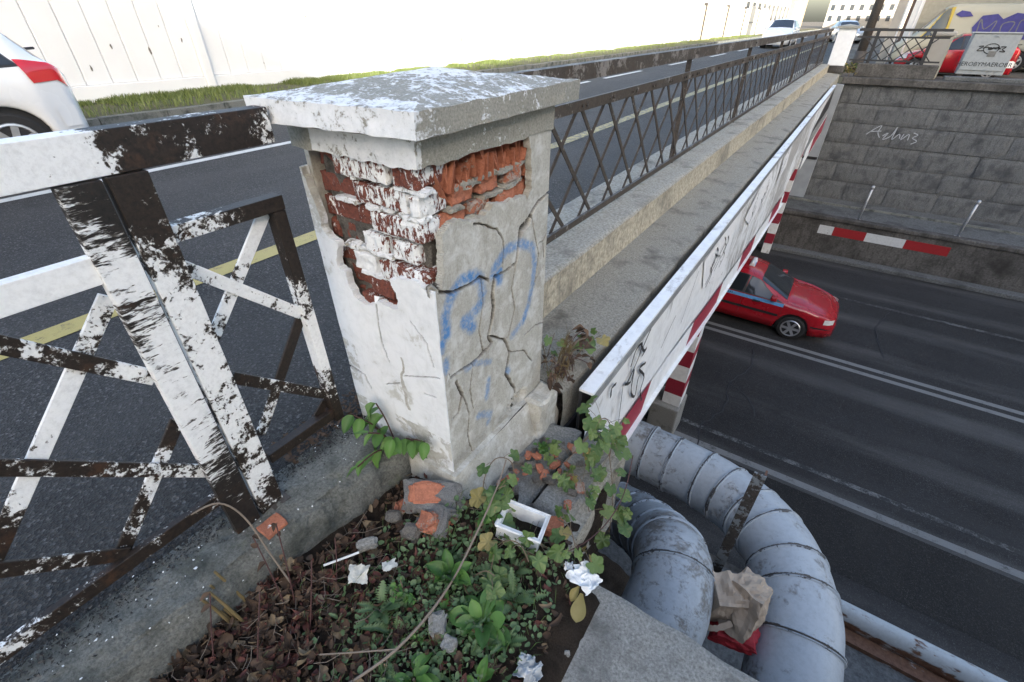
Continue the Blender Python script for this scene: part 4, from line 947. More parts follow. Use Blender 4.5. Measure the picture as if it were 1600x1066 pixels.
building('apartment_building', (18.3, -70, -.4), (40, -33.0, 19.0), 'facade2', 'tall apartment block behind the viewer shading the left of the wall', 8, 6, '-x')
building('shade_block', (27, -9, 13.4), (39.5, .3, 17.2), 'facade', 'added unseen block above the apartment roof shading the van and shopfront', 3, 1, '-x')  # added out of view to throw shade over van and shopfront
building('shade_corner_block', (9.0, 22.2, -.2), (30, 60, 7.0), 'cream', 'unseen cream building added beyond the cutting to shade the van side', 8, 2, '-x')  # unseen block placed and sized for the shadow it casts
building('warehouse', (-34, 66, 0), (-13.5, 100, 4.2), 'facade', 'low warehouse with dark roof behind the beige fence', 10, 1, '+x')
building('row_house', (-30, 108, 0), (-14, 125, 6.5), 'facade2', 'ochre row house far down the street', 4, 2, '-y')
building('row_house', (-13, 160, 0), (1, 172, 7.5), 'facade', 'pale row house closing the end of the street', 7, 3, '-y')
building('row_house', (1.5, 120, 0), (12, 150, 6), 'cream', 'cream row house on the right side at the end of the street', 3, 2, '-x')

# cream facade, columns and poles behind the far railing
cf = thing('cream_shopfront', (5, 27, -.15), 'cream clad shopfront wall behind the parked van', 'building')
mb = MB(); mb.box((1.05, 28.6, -.15), (9, 28.9, 6)); mb.build('wall', M['cream'], cf)
for k in range(30):
    mb = MB(); mb.box((1.05, 28.575, -.1 + .2 * k), (9, 28.598, .085 + .2 * k)); mb.build('cladding_board', M['cream'], cf)
for i, (x, wd, m_) in enumerate(((.16, .34, 'facade'), (.62, .10, 'roof'))):
    mb = MB(); mb.box((x, 27.2 + .3 * i, -.15), (x + wd, 27.6 + .3 * i, 6)); mb.build('column', M[m_], cf)
mb = MB(); mb.box((.75, 28.2, -.15), (1.04, 28.58, 6)); mb.build('corner_strip', M['white_wall'], cf)
for i, (x, y_) in enumerate(((.42, 23.3), (.78, 23.6))):
    p = thing('white_pole', (x, y_, -.15), ['thin white pole left of the red car bonnet', 'thin white pole in front of the red car wing'][i], 'pole')
    mb = MB(); mb.tube([(x, y_, -.15), (x, y_, 4.5)], .025, 8); mb.build('shaft', M['white_wall'], p, smooth=True); mb = MB(); mb.tube([(x, y_, -.148), (x, y_, -.05)], .05, 8); mb.build('collar', M['galv'], p)
p = thing('lamp_post', (-.42, 23.5, -.1), 'dark steel lamp post standing behind the far end pillar', 'pole')
mb = MB(); mb.tube([(-.42, 23.5, -.1), (-.42, 23.5, 6)], [.15, .12], 14); mb.build('shaft', M['steel_dark'], p, smooth=True); mb = MB(); mb.tube([(-.42, 23.5, -.1), (-.42, 23.5, .5)], .19, 14); mb.build('base', M['steel_dark'], p, smooth=True)

# far railing along the cutting
fr = thing('cutting_railing', (.6, 20.7, .28), 'black lattice railing between the far end pillar and the grey cabinet', 'railing')
def hb(nm, a, b, wd, th=.02):
    m_ = MB(); m_.bar((a[0], 20.7, a[1]), (b[0], 20.7, b[1]), wd, th, (0, 1, 0)); return m_.build(nm, M['black'], fr)
hb('handrail', (-.62, 1.17), (1.72, 1.17), .07, .06); hb('top_rail', (-.62, .98), (1.72, .98), .05); hb('bottom_rail', (-.62, .36), (1.72, .36), .045)
for x in (-.1, 1.30): hb('post', (x, .28), (x, 1.135), .09, .05)
x = -1.0
while x < 2.3:
    for s in (1, -1):
        a, b = (x, .98), (x + s * .62, .36)
        if min(a[0], b[0]) < -.62 or max(a[0], b[0]) > 1.72: continue
        hb('lattice_bar', a, b, .03, .012)
    x += .31
# grey cabinet with graffiti, second pale cabinet
cb = thing('grey_cabinet', (2.8, 21.5, -.08), 'grey metal cabinet with black scrawled face on its door at the wall top', 'cabinet')
mb = MB(); mb.c = .7; mb.box((2.28, 21.3, .05), (3.38, 21.75, 1.10)); mb.build('body', M['cabinet'], cb, bevel=.015)
mb = MB(); mb.c = .8; mb.box((2.30, 21.272, .16), (3.36, 21.297, 1.08)); mb.build('door', M['cabinet'], cb, bevel=.008)
mb = MB(); mb.box((2.24, 21.24, 1.102), (3.42, 21.8, 1.125)); mb.build('lid', M['galv'], cb)
for x in (2.34, 3.22):
    mb = MB(); mb.box((x, 21.3, -.12), (x + .12, 21.7, .048)); mb.build('foot', M['dark_conc'], cb)
mb = MB(); 
def cg(p): return (2.83 + p[0] * .5, 21.262, .72 + p[1] * .5)
ribbon(mb, smooth_pts([cg((.34 * math.cos(a / 10 * 6.283), .25 * math.sin(a / 10 * 6.283))) for a in range(11)], 4), .02, (0, -1, 0))
for s_ in ([(-.62, .10), (-.4, .12), (-.62, -.10), (-.32, -.10)], [(.38, .10), (.62, .10), (.5, -.02), (.66, -.14), (.4, -.12)], [(-.15, .0), (-.05, .06), (.05, 0), (-.05, -.05), (-.15, 0)], [(.05, .08), (.2, .0), (.3, .1), (.34, -.05)], [(-.4, .02), (-.2, .08), (0, .0), (.2, .06), (.42, .0)]):
    ribbon(mb, smooth_pts([cg(p) for p in s_], 4), .025, (0, -1, 0))
mb.build('drawn_face', M['ink'], cb)
tm = text_mesh('HEROBYMAEROBR', .155, M['ink']); o = link('lettering', tm, cb); o.location = Vector((2.83, 21.266, .32)) - cb.location; o.rotation_euler = (R(90), 0, 0)
mb = MB(); mb.box((2.80, 21.258, .52), (2.98, 21.262, .66)); mb.build('sticker', M['white_paint'], cb)
mb = MB(); mb.tube(smooth_pts([(2.76, 21.26, 1.0), (2.83, 21.24, 1.04), (2.90, 21.26, 1.0)], 4), .008, 6); mb.build('handle', M['galv'], cb)
pc = thing('pale_cabinet', (1.6, 21.6, -.15), 'pale rounded street cabinet behind the far railing post', 'cabinet')
mb = MB(); mb.c = .9; mb.box((1.36, 21.6, -.14), (1.88, 22.0, 1.0)); mb.build('body', M['cream'], pc, bevel=.04); mb = MB(); mb.box((1.32, 21.56, 1.002), (1.92, 22.04, 1.14)); mb.build('lid', M['facade'], pc, bevel=.05); mb = MB(); mb.box((1.42, 21.585, -.02), (1.82, 21.598, .92)); mb.build('door', M['facade'], pc)

# ================================================================== VEHICLES
def car(nm, label, cat, paint, T, loc, rz, rear_hatch=False, extras=None):
    root = thing(nm, (0, 0, 0), label, cat)
    Lh = T['len'] / 2; zb0 = .19; r = T['r']; ra = r + .055
    def sec(x, i):
        w_ = lerp_tab(T['w'], x); zbt = lerp_tab(T['belt'], x); zr = max(lerp_tab(T['roof'], x), zbt + .02); wr = lerp_tab(T['wr'], x) * w_
        zs = zb0 + .02
        for xw in (T['xf'], T['xr']):
            if abs(x - xw) < ra: zs = max(zs, r + math.sqrt(max(0, ra * ra - (x - xw) ** 2)))
        z3 = max(zs + .02, .42); pts = [(0, zb0), (w_ * .80, zb0 if zs < .3 else zs), (w_ * .965, zs), (w_ * .995, z3), (w_ * 1.0, max(z3 + .02, zbt - .16)), (w_ * .975, zbt), (wr + (w_ * .975 - wr) * .48, zbt + (zr - zbt) * .48), (wr + .015, max(zbt + .012, zr - .055)), (wr * .86, zr - .008), (0, zr + .018)]
        j = min(int(i), len(pts) - 2); f = i - j; return (pts[j][0] * (1 - f) + pts[j + 1][0] * f, pts[j][1] * (1 - f) + pts[j + 1][1] * f)
    xs_ = sorted(set(np.round(np.linspace(-Lh, Lh, 91), 4)))
    idx = [0, 1, 2, 3, 3.5, 4, 4.5, 5, 5.5, 6, 6.5, 7, 7.5, 8, 8.5, 9]
    ring = []
    for x in xs_:
        h = [sec(x, i) for i in idx]; ring.append([(x, y, z) for y, z in h] + [(x, -y, z) for y, z in reversed(h[1:-1])])
    n = len(ring[0]); m_ = MB(); vs = [p for rr in ring for p in rr]
    fs = [(a * n + k, a * n + (k + 1) % n, (a + 1) * n + (k + 1) % n, (a + 1) * n + k) for a in range(len(ring) - 1) for k in range(n)]
    fs += [tuple(range(n)), tuple(len(vs) - n + k for k in range(n))]
    m_.add(vs, fs); m_.build('body', paint, root, smooth=True)
    def patch(nm_, x0b, x1b, x0t, x1t, i0, i1, mat, off=.008, sides=(1, -1)):
        for s in sides:
            q = MB()
            def f(u, v):
                x = (x0b + (x1b - x0b) * u) * (1 - v) + (x0t + (x1t - x0t) * u) * v; y, z = sec(x, i0 + (i1 - i0) * v); return (x, s * (y + off), z + off * .3)
            q.grid(f, 10, 5); q.build(nm_, mat, root, smooth=True)
    def cross(nm_, xa, xb, mat, k0=7.15, off=.008):
        q = MB()
        def f(u, v):
            x = xa + (xb - xa) * v; t_ = abs(2 * u - 1); y, z = sec(x, 9 - (9 - k0) * t_); return (x, y if u > .5 else -y, z + off)
        q.grid(f, 16, 8); q.build(nm_, mat, root, smooth=True)
    for a in T['side_win']:
        patch('window_trim', a[0] - .03, a[1] + .04, a[2] - .02, a[3] + .03, 5.04, 7.02, M['black'], .004); patch('side_window', *a, 5.15, 6.95, M['glass'])
    cross('windshield', *T['ws'], M['glass']); cross('rear_window', *T['rw'], M['glass'])
    for xw in (T['xf'], T['xr']):
        for s in (1, -1):
            yw = s * (lerp_tab(T['w'], xw) - .10)
            q = MB(); q.tube([(xw, yw - .10 * s, r), (xw, yw - .095 * s, r), (xw, yw + .075 * s, r), (xw, yw + .095 * s, r)], [r * .9, r, r, r * .92], 28)
            wo = q.build('wheel', M['tyre'], root, smooth=False)
            q = MB(); rr = r * .66; yy = yw + .098 * s
            for k in range(T.get('spk', 6)):
                a = 6.283 * k / T.get('spk', 6); d = Vector((math.cos(a), 0, math.sin(a))); q.bar(Vector((xw, yy + .004 * s, r)) + d * .04, Vector((xw, yy + .002 * s, r)) + d * rr, .06, .02, (0, 1, 0))
            ringp = [(xw + rr * math.cos(6.283 * k / 24), yy, r + rr * math.sin(6.283 * k / 24)) for k in range(25)]; q.tube(ringp, .018, 6, False); q.tube([(xw, yy - .01 * s, r), (xw, yy + .014 * s, r)], .055, 10)
            q.build('rim', M['rim'], wo)
            q = MB(); q.tube([(xw, yw + .088 * s, r), (xw, yw + .0965 * s, r)], r * .62, 20); q.build('hub_dark', M['black'], wo)
            q = MB(); q.tube([(xw, yw - .25 * s, r + .02), (xw, yw + .02 * s, r + .02)], ra - .01, 20); q.build('wheel_well', M['black'], root)
    q = MB(); q.box((-Lh + .35, -.72, zb0 - .02), (Lh - .35, .72, zb0 + .012)); q.build('underbody', M['black'], root)
    for s in (1, -1):
        x_ = T['mir']; y_, z_ = sec(x_, 5.3); q = MB(); q.box((x_ - .05, s * y_, z_), (x_ + .09, s * (y_ + .16), z_ + .12)); q.build('mirror', paint, root, bevel=.03)
    if extras: extras(root, sec, patch, cross)
    root.location = loc; root.rotation_euler = (0, 0, rz)
    return root
SED = dict(len=4.5, r=.31, xf=1.36, xr=-1.24, mir=.78, spk=6,
    w=[(-2.25, .55), (-2.2, .66), (-2.0, .78), (-1.5, .845), (1.4, .845), (1.85, .80), (2.1, .70), (2.2, .58), (2.25, .48)],
    belt=[(-2.25, .72), (-2.1, .90), (-1.6, .95), (0, .92), (1.05, .90), (1.5, .86), (2.0, .74), (2.2, .62), (2.25, .54)],
    roof=[(-2.25, .74), (-2.15, .97), (-1.75, 1.04), (-1.55, 1.06), (-.85, 1.36), (-.35, 1.415), (.05, 1.40), (.35, 1.34), (1.15, .96), (1.5, .92), (2.0, .79), (2.2, .66), (2.25, .56)],
    wr=[(-2.25, .80), (-1.7, .80), (-1.4, .74), (-.8, .68), (.3, .68), (.8, .74), (1.1, .80), (2.25, .84)],
    side_win=[(.12, 1.0, .18, .42), (-.80, .06, -.62, .10), (-1.32, -.86, -.98, -.70)], ws=(1.08, .40), rw=(-.90, -1.50))
def taxi_x(root, sec, patch, cross):
    patch('door_band', -1.0, 1.05, -1.0, 1.05, 4.42, 4.95, M['blue_band'], .006)
    tm = text_mesh('CITY TAXI', .09, M['ink']); 
    o_ = link('lettering', tm, root); y_, z_ = sec(-.35, 4.70); o_.location = (-.35, -(y_ + .016), z_ ); o_.rotation_euler = (R(84), 0, 0)
    for s in (1, -1):
        q = MB(); q.grid(lambda u, v: (1.98 + .20 * u, s * (sec(1.98 + .20 * u, 4.3)[0] + .012), .58 + .13 * v), 6, 3); q.build('headlight', M['lamp_clear'], root, smooth=True)
        for x_ in (-.55, .55):
            y_, z_ = sec(x_, 4.3); q = MB(); q.box((x_ - .2, s * y_, z_), (x_ - .02, s * (y_ + .03), z_ + .035)); q.build('door_handle', M['black'], root)
        for x_ in (.10, -.82, 1.04):
            q = MB()
            q.tube([(x_, s * (sec(x_, i)[0] + .001), sec(x_, i)[1]) for i in (3, 3.5, 4, 4.5, 5)], .005, 4); q.build('door_gap', M['black'], root)
    patch('side_moulding', -1.0, 1.0, -1.0, 1.0, 3.35, 3.55, M['black'], .008); patch('bumper_line', 1.75, 2.2, 1.75, 2.2, 3.1, 3.3, M['black'], .008)
    q = MB(); q.prism([(-.02, -.20, 1.405), (.12, -.20, 1.395), (.10, -.19, 1.50), (.02, -.19, 1.50)], (0, .40, 0)); sgn = q.build('roof_sign', M['white_wall'], root, bevel=.015)
    q = MB(); q.box((.115, -.17, 1.42), (.122, -.02, 1.48)); q.build('sign_print', M['blue_band'], sgn)
car('taxi', 'red taxi with blue door band and roof sign driving through the underpass', 'car', M['car_red'], SED, (-.94, 12.66, -5.195), 0, extras=taxi_x)
HAT = dict(len=3.95, r=.31, xf=1.24, xr=-1.24, mir=.62, spk=7,
    w=[(-1.975, .60), (-1.9, .74), (-1.6, .83), (1.2, .84), (1.6, .80), (1.85, .70), (1.975, .5)],
    belt=[(-1.975, .90), (-1.85, 1.02), (-1.0, .98), (.6, .94), (1.2, .90), (1.7, .74), (1.975, .55)],
    roof=[(-1.975, .95), (-1.85, 1.06), (-1.60, 1.34), (-1.3, 1.44), (-.5, 1.49), (.0, 1.46), (.9, 1.02), (1.2, .94), (1.7, .78), (1.975, .58)],
    wr=[(-1.975, .84), (-1.6, .76), (-1.2, .70), (.1, .68), (.6, .75), (.9, .82), (1.975, .84)],
    side_win=[(-.05, .74, 0.0, .12), (-.95, -.11, -.85, -.06), (-1.55, -1.02, -1.32, -.94)], ws=(.84, .05), rw=(-1.66, -1.86))
def hatch_x(root, sec, patch, cross):
    patch('tail_lamp', -1.94, -1.62, -1.90, -1.55, 4.05, 5.4, M['lamp_red'], .010)
    patch('rear_bumper', -1.96, -1.72, -1.94, -1.70, 3.0, 3.5, M['car_white'], .012)
    for s in (1, -1):
        for x_ in (-.08, -.98):
            q = MB(); q.tube([(x_, s * (sec(x_, i)[0] + .001), sec(x_, i)[1]) for i in (3, 3.5, 4, 4.5, 5)], .005, 4); q.build('door_gap', M['black'], root)
        q = MB(); q.grid(lambda u, v: (1.62 + .20 * u, s * (sec(1.62 + .20 * u, 4.4)[0] + .012), .64 + .13 * v), 6, 3); q.build('headlight', M['lamp_clear'], root, smooth=True)
    q = MB(); q.box((1.93, -.4, .42), (1.985, .4, .56)); q.build('grille', M['black'], root); q = MB(); q.box((1.985, -.25, .30), (1.995, .25, .40)); q.build('number_plate', M['white_wall'], root)
    q = MB(); q.tube([(-1.86, -.3, 1.12), (-1.98, 0, 1.14)], .014, 6); q.build('rear_wiper', M['black'], root)
car('hatchback', 'white hatchback passing at the left edge with red tail lamp in view', 'car', M['car_white'], HAT, (-8.03, .17, .004), R(-90), extras=hatch_x)
car('hatchback', 'white hatchback approaching on the upper road beyond the bridge', 'car', M['car_white'], HAT, (-5.3, 38.5, .004), R(-90), extras=hatch_x)
car('sedan', 'silver sedan on the upper road behind the far end pillar', 'car', M['car_silver'], SED, (-2.4, 50, .004), R(-75))
pk = car('parked_hatchback', 'red hatchback parked behind the far railing and grey cabinet', 'car', M['car_red'], HAT, (2.25, 23.6, -.20), R(180), extras=hatch_x); pk.scale = (.80, .85, .85)
# beige van with purple graffiti
VAN = dict(len=4.6, r=.31, xf=1.45, xr=-1.35, mir=1.3, spk=5,
    w=[(-2.3, .8), (-2.2, .86), (1.5, .87), (2.1, .82), (2.3, .70)], belt=[(-2.3, 1.0), (1.4, 1.05), (2.0, .95), (2.3, .75)],
    roof=[(-2.3, 1.75), (-2.2, 1.98), (-1.9, 2.05), (.9, 2.05), (1.15, 1.98), (1.9, 1.05), (2.3, .80)], wr=[(-2.3, .92), (1.0, .90), (1.6, .86), (2.3, .85)], side_win=[(1.0, 1.62, 1.05, 1.25)], ws=(1.78, 1.22), rw=(-2.24, -2.28))
def van_x(root, sec, patch, cross):
    patch('window_frame', .90, 1.72, .95, 1.32, 5.05, 6.98, M['van_yellow'], .004)
    s = 1
    for poly in ([(-1.9, 1.0), (-1.85, 1.35), (-1.6, 1.62), (-1.35, 1.55), (-1.2, 1.72), (-.8, 1.78), (-.5, 1.6), (-.3, 1.75), (.1, 1.7), (.25, 1.35), (.1, 1.02)], [(.35, 1.68), (.5, 1.82), (.75, 1.86), (.88, 1.74), (.7, 1.66)]):
        q = MB(); q.add([(x, s * (sec(x, 5 + 2 * (z - 1.05) / 1.0 if z > 1.05 else 4.9)[0] + .022), z) for x, z in poly], [tuple(range(len(poly)))]); q.build('graffiti_shape', M['purple'], root)
    q = MB()
    for st in ([(-1.7, 1.1), (-1.75, 1.4), (-1.5, 1.5), (-1.4, 1.2), (-1.6, 1.1)], [(-1.3, 1.1), (-1.2, 1.5), (-1.0, 1.55), (-1.0, 1.2)], [(-.8, 1.15), (-.85, 1.5), (-.55, 1.45), (-.6, 1.1)], [(-.3, 1.1), (-.35, 1.55), (-.1, 1.3), (.1, 1.6), (.05, 1.1)]):
        ribbon(q, smooth_pts([(x, s * (sec(x, 5 + 2 * max(0, z - 1.05))[0] + .030), z) for x, z in st], 5), .03, (0, 1, 0))
    q.build('graffiti_outline', M['white_paint'], root)
car('van', 'beige van with purple graffiti parked against the cream shopfront', 'van', M['van_beige'], VAN, (2.9, 27.0, -.15), R(180), extras=van_x)

# ================================================================== FOREGROUND SOIL, RUBBLE
random.seed(21)
def soil_z(x, y):
    z = -.135 + .022 * fbm((x * 5, y * 5, 1)) + .010 * nz((x * 22, y * 22, 4))
    z += .05 * max(0, 1 - math.hypot((x + .78) / .25, (y - .72) / .25)) + .03 * max(0, 1 - math.hypot((x + .6) / .3, (y - .95) / .25))
    if x > -.32: z -= (x + .32) * .45
    if y > .80 and x > -.80: z -= min(.11, (y - .80) * .9)
    return z
mb = MB(); mb.grid(lambda u, v: (-1.20 + 1.02 * u, -.75 + 2.05 * v, soil_z(-1.20 + 1.02 * u, -.75 + 2.05 * v) - (0.5 if (-1.20 + 1.02 * u) > -.36 and (-.75 + 2.05 * v) > .9 else 0)), 150, 300)
struct(mb.build('soil_bed', M['soil'], smooth=True))
mb = MB()
for _ in range(3200):
    x = random.uniform(-1.12, -.24); y = random.uniform(-.4, 1.0); s = random.uniform(.002, .008) * (1.8 if random.random() < .08 else 1); c = Vector((x, y, soil_z(x, y) + s * .3))
    p = [c + Vector((random.uniform(-1, 1), random.uniform(-1, 1), random.uniform(-.6, 1))) * s for _ in range(5)]; mb.add(p, [(0, 1, 2), (0, 2, 3), (0, 3, 1), (1, 3, 4), (1, 4, 2), (2, 4, 3)])
stuff(mb.build('soil_crumbs', M['soil']), 'dark crumbs of soil over the planting bed', 'soil')
def leafcard(mb_, c, s, a, tilt, roll, asp=.55, curl=.35):
    mt = Matrix.Rotation(a, 3, 'Z') @ Matrix.Rotation(tilt, 3, 'X') @ Matrix.Rotation(roll, 3, 'Y'); vs = []
    for v in range(5):
        t = v / 4; w_ = asp * .5 * math.sin(math.pi * min(1, t * .92 + .06)) ** .7
        for u in (-1, -.4, .4, 1): vs.append(Vector(c) + mt @ Vector((u * w_ * s + .05 * s * math.sin(t * 5 + a), (t - .5) * s, curl * s * ((abs(u) * .35) ** 1.4 + (t - .5) ** 2 * random.uniform(.4, 1.4)))))
    mb_.add(vs, [(r_ * 4 + k, r_ * 4 + k + 1, r_ * 4 + 5 + k, r_ * 4 + 4 + k) for r_ in range(4) for k in range(3)])
def lit_spot():
    while True:
        x = random.uniform(-1.14, -.25); y = random.uniform(-.55, .95)
        if x < -1.04 and y > .3: continue
        d = max(0, 1 - (x + 1.12) / .80) * max(.08, 1 - max(0, y - .1) / .75)
        if random.random() < .12 + d: return x, y
for nm, mt_, n_, lab, s0, s1 in (('leaf_litter', 'litter', 2300, 'carpet of dark brown dead leaves on the planting bed', .016, .038), ('pale_leaf_litter', 'litter2', 210, 'scattered pale dry leaves on the planting bed', .018, .045), ('red_leaf_litter', 'litter3', 800, 'scattered purplish dead leaves on the planting bed', .014, .034)):
    mb = MB()
    for _ in range(n_):
        x, y = lit_spot(); s = random.uniform(s0, s1) * (1.6 if random.random() < .10 else 1); leafcard(mb, (x, y, soil_z(x, y) + random.uniform(.002, .026)), s, random.uniform(0, 6.28), random.uniform(-.9, .9), random.uniform(-1.0, 1.0), random.uniform(.35, .85), random.uniform(.3, 1.3))
    stuff(mb.build(nm, M[mt_], smooth=True, recalc=False), lab, 'leaves')
mb = MB()
for _ in range(380):
    x, y = lit_spot(); a = random.uniform(0, 3.14); l = random.uniform(.03, .14); z = soil_z(x, y) + random.uniform(.006, .03)
    mb.tube([(x, y, z), (x + l * .5 * math.cos(a), y + l * .5 * math.sin(a), z + random.uniform(-.004, .012)), (x + l * math.cos(a + .2), y + l * math.sin(a + .2), z + random.uniform(-.01, .015))], random.uniform(.0004, .0012), 4, False)
stuff(mb.build('twig_litter', M['twig']), 'fine dry twigs and stalks among the dead leaves', 'twigs')

mb = MB()
for _ in range(2100):
    x = random.gauss(-.55, .16); y = random.gauss(.52, .20)
    if not (-.95 < x < -.28 and .1 < y < .95): continue
    s_ = random.uniform(.007, .024); leafcard(mb, (x, y, soil_z(x, y) + random.uniform(.004, .035)), s_, random.uniform(0, 6.28), random.uniform(-.6, .6), random.uniform(-.6, .6), random.uniform(.45, .9), .3)
stuff(mb.build('ground_weeds', M['leaf_gray'], smooth=True, recalc=False), 'low carpet of tiny green weeds over the soil', 'weeds')
mb = MB()
for _ in range(900):
    x = random.gauss(-.56, .2); y = random.gauss(.5, .25)
    if not (-1.0 < x < -.27 and -.2 < y < .95): continue
    a = random.uniform(0, 6.28); h = random.uniform(.02, .075); z = soil_z(x, y); dx, dy = math.cos(a) * h * .7, math.sin(a) * h * .7
    mb.add([(x - .0012, y, z), (x + .0012, y, z), (x + dx * .4 + .001, y + dy * .4, z + h * .7), (x + dx * .4 - .001, y + dy * .4, z + h * .7), (x + dx, y + dy, z + h * .75)], [(0, 1, 2, 3), (3, 2, 4)])
stuff(mb.build('grass_tufts', M['leaf_vine'], recalc=False), 'thin grass blades between the weeds', 'grass')
def lump(nm, c, dims, mat, label, cat, rz=0, tilt=0, amp=.1, sc=2.2, cuts=6, group=None, cv=0.0, seed=0, parent=None):
    mb_ = rough_box((-.5, -.5, -.5), (.5, .5, .5), amp, sc, cuts, seed); mt = Matrix.Rotation(rz, 3, 'Z') @ Matrix.Rotation(tilt, 3, 'X')
    mb_.v = [tuple(mt @ Vector((p[0] * dims[0], p[1] * dims[1], p[2] * dims[2]))) for p in mb_.v]; mb_.cv = [cv] * len(mb_.v)
    o_ = link(nm, mb_.mesh(nm, M[mat]), parent); o_.location = c
    if label: tag(o_, label, cat, group)
    return o_
# broken stub of the lower shelf
bs = thing('broken_ledge', (-.56, 1.15, -.2), 'broken end of the concrete ledge strewn with brick rubble beside the pillar', 'ledge')
for i, (a, b) in enumerate((((-.80, .90, -.52), (-.585, 1.50, -.215)), ((-.570, .99, -.54), (-.415, 1.54, -.195)), ((-.56, .82, -.56), (-.43, .975, -.22)))):
    mb = rough_box(a, b, .022, 9, 12, seed=i * 5); mb.build('ledge_fragment', M['slab'], bs)
mb = rough_box((-.425, .72, -.75), (-.365, 1.50, -.235), .018, 8, 12, seed=9); mb.build('outer_face_slab', M['ledge'], bs)
lc = thing('brick_rubble_chunk', (-.84, .73, -.08), 'large chunk of bricks and grey mortar fallen at the pillar foot', 'rubble')
def slab_piece(nm, c, d, rz, tx, ty, amp, mat, seed, cv=0.0, sc=2.6, cuts=9):
    mb_ = rough_box((-.5, -.5, -.5), (.5, .5, .5), amp, sc, cuts, seed); mt_ = Matrix.Rotation(rz, 3, 'Z') @ Matrix.Rotation(ty, 3, 'Y') @ Matrix.Rotation(tx, 3, 'X')
    mb_.v = [tuple(mt_ @ Vector((p[0] * d[0], p[1] * d[1], p[2] * d[2]))) for p in mb_.v]; mb_.cv = [cv] * len(mb_.v)
    o_ = link(nm, mb_.mesh(nm, M[mat]), lc); o_.location = Vector(c) - lc.location; return o_
M['rubble_mortar'] = mat_concrete('rubble_mortar', (0.36, 0.36, 0.35), (0.16, 0.155, 0.145), .35, 14, 1.0, 1.6)
slab_piece('mortar', (-.855, .745, -.085), (.21, .115, .115), R(38), R(24), R(14), .15, 'rubble_mortar', 4, sc=2.0)
slab_piece('mortar', (-.785, .685, -.105), (.14, .11, .10), R(5), R(30), R(-22), .16, 'rubble_mortar', 9, sc=2.0)
slab_piece('brick', (-.872, .722, -.048), (.135, .075, .082), R(47), R(30), R(16), .13, 'brick_b', 2, .15, sc=2.3)
slab_piece('brick', (-.778, .662, -.085), (.095, .07, .092), R(-8), R(34), R(-26), .16, 'brick_b', 5, .40, sc=2.3)
slab_piece('brick', (-.940, .665, -.118), (.06, .05, .05), R(70), R(10), R(20), .18, 'brick_b', 7, .2)
for i in range(58):
    x = random.uniform(-.74, -.44); y = random.uniform(.88, 1.36); s = random.uniform(.012, .034)
    if i < 6: x = random.uniform(-.95, -.68); y = random.uniform(.58, .72); s *= .7
    z = (-.195 if x > -.80 and y > .92 else soil_z(x, y)) + s * .25
    lump('brick_fragment', (x, y, z), (s * random.uniform(1.2, 2), s * random.uniform(.8, 1.3), s * (.7, .35, .7)[i % 3]), ('brick_b', 'brick_b', 'mortar')[i % 3], ('small broken red brick fragment on the rubble beside the pillar', 'small flat red brick chip on the rubble beside the pillar', 'small grey mortar fragment on the rubble beside the pillar')[i % 3], 'rubble', random.uniform(0, 3), random.uniform(-.4, .4), .14, 2.6, 4, 'rubble fragments beside the pillar', random.choice([0, .1, .45]), i)
lump('stone', (-.435, .925, -.14), (.075, .06, .06), 'brick_b', 'rough salmon pink stone behind the white box', 'stone', .4, .2, .16, 2, 6, cv=.2, seed=5)
lump('stone', (-.93, .61, -.10), (.055, .04, .045), 'mortar', 'pale lump of mortar against the kerb', 'stone', .5, .4, .16, 2, 6, seed=8)
lump('stone', (-.93, .48, -.10), (.07, .035, .04), 'slab', 'long grey stone beside the folded card', 'stone', .9, .2, .16, 2, 6, seed=9)
lump('stone', (-.83, .60, -.10), (.07, .05, .05), 'mortar', 'dark mortar lump in front of the brick chunk', 'stone', .2, .2, .18, 2, 6, seed=10)
lump('stone', (-.49, .40, -.105), (.042, .04, .03), 'slab', 'round grey pebble in front of the broad leaved rosette', 'stone', .2, .2, .10, 2, 6, seed=12)
lump('stone', (-.55, .42, -.10), (.05, .06, .035), 'slab', 'angular grey stone left of the round pebble', 'stone', .7, .3, .2, 2, 6, seed=13)
lump('stone', (-.20, .60, -.185), (.02, .016, .014), 'slab', 'tiny grey stone lying on the slab', 'stone', .7, .3, .2, 2, 4, seed=14)
# white plastic tray
wb = thing('white_tray', (-.515, .835, -.105), 'small white plastic tub half filled with soil', 'tub'); wb.rotation_euler = (R(-6), R(4), R(12))
def tub():
    a, b, h, tk = .078, .056, .075, .008
    for nm, (p, q) in {'front_wall': ((-a, -b, -.03), (a, -b + tk, h - .03)), 'back_wall': ((-a, b - tk, -.03), (a, b, h - .03)), 'left_wall': ((-a, -b + tk + .0005, -.03), (-a + tk, b - tk - .0005, h - .03)), 'right_wall': ((a - tk, -b + tk + .0005, -.03), (a, b - tk - .0005, h - .03))}.items():
        m_ = MB(); m_.box(p, q); link(nm, m_.mesh(nm, M['paper']), wb)
    m_ = MB(); m_.box((-a, -b, -.036), (a, b, -.031)); link('floor', m_.mesh('floor', M['paper']), wb)
    m_ = MB(); rim = [(-a - .004, -b - .004, .043), (a + .004, -b - .004, .043), (a + .004, b + .004, .043), (-a - .004, b + .004, .043), (-a - .004, -b - .004, .043)]; m_.tube(rim, .006, 6, False); link('rim', m_.mesh('rim', M['paper']), wb)
    m_ = MB(); m_.grid(lambda u, v: (-a + tk + (2 * a - 2 * tk) * u, -b + tk + (2 * b - 2 * tk) * v, -.020 + .010 * nz((u * 4, v * 4, 0))), 12, 10); o_ = link('dirt_fill', m_.mesh('dirt_fill', M['soil'], True), wb)
tub()
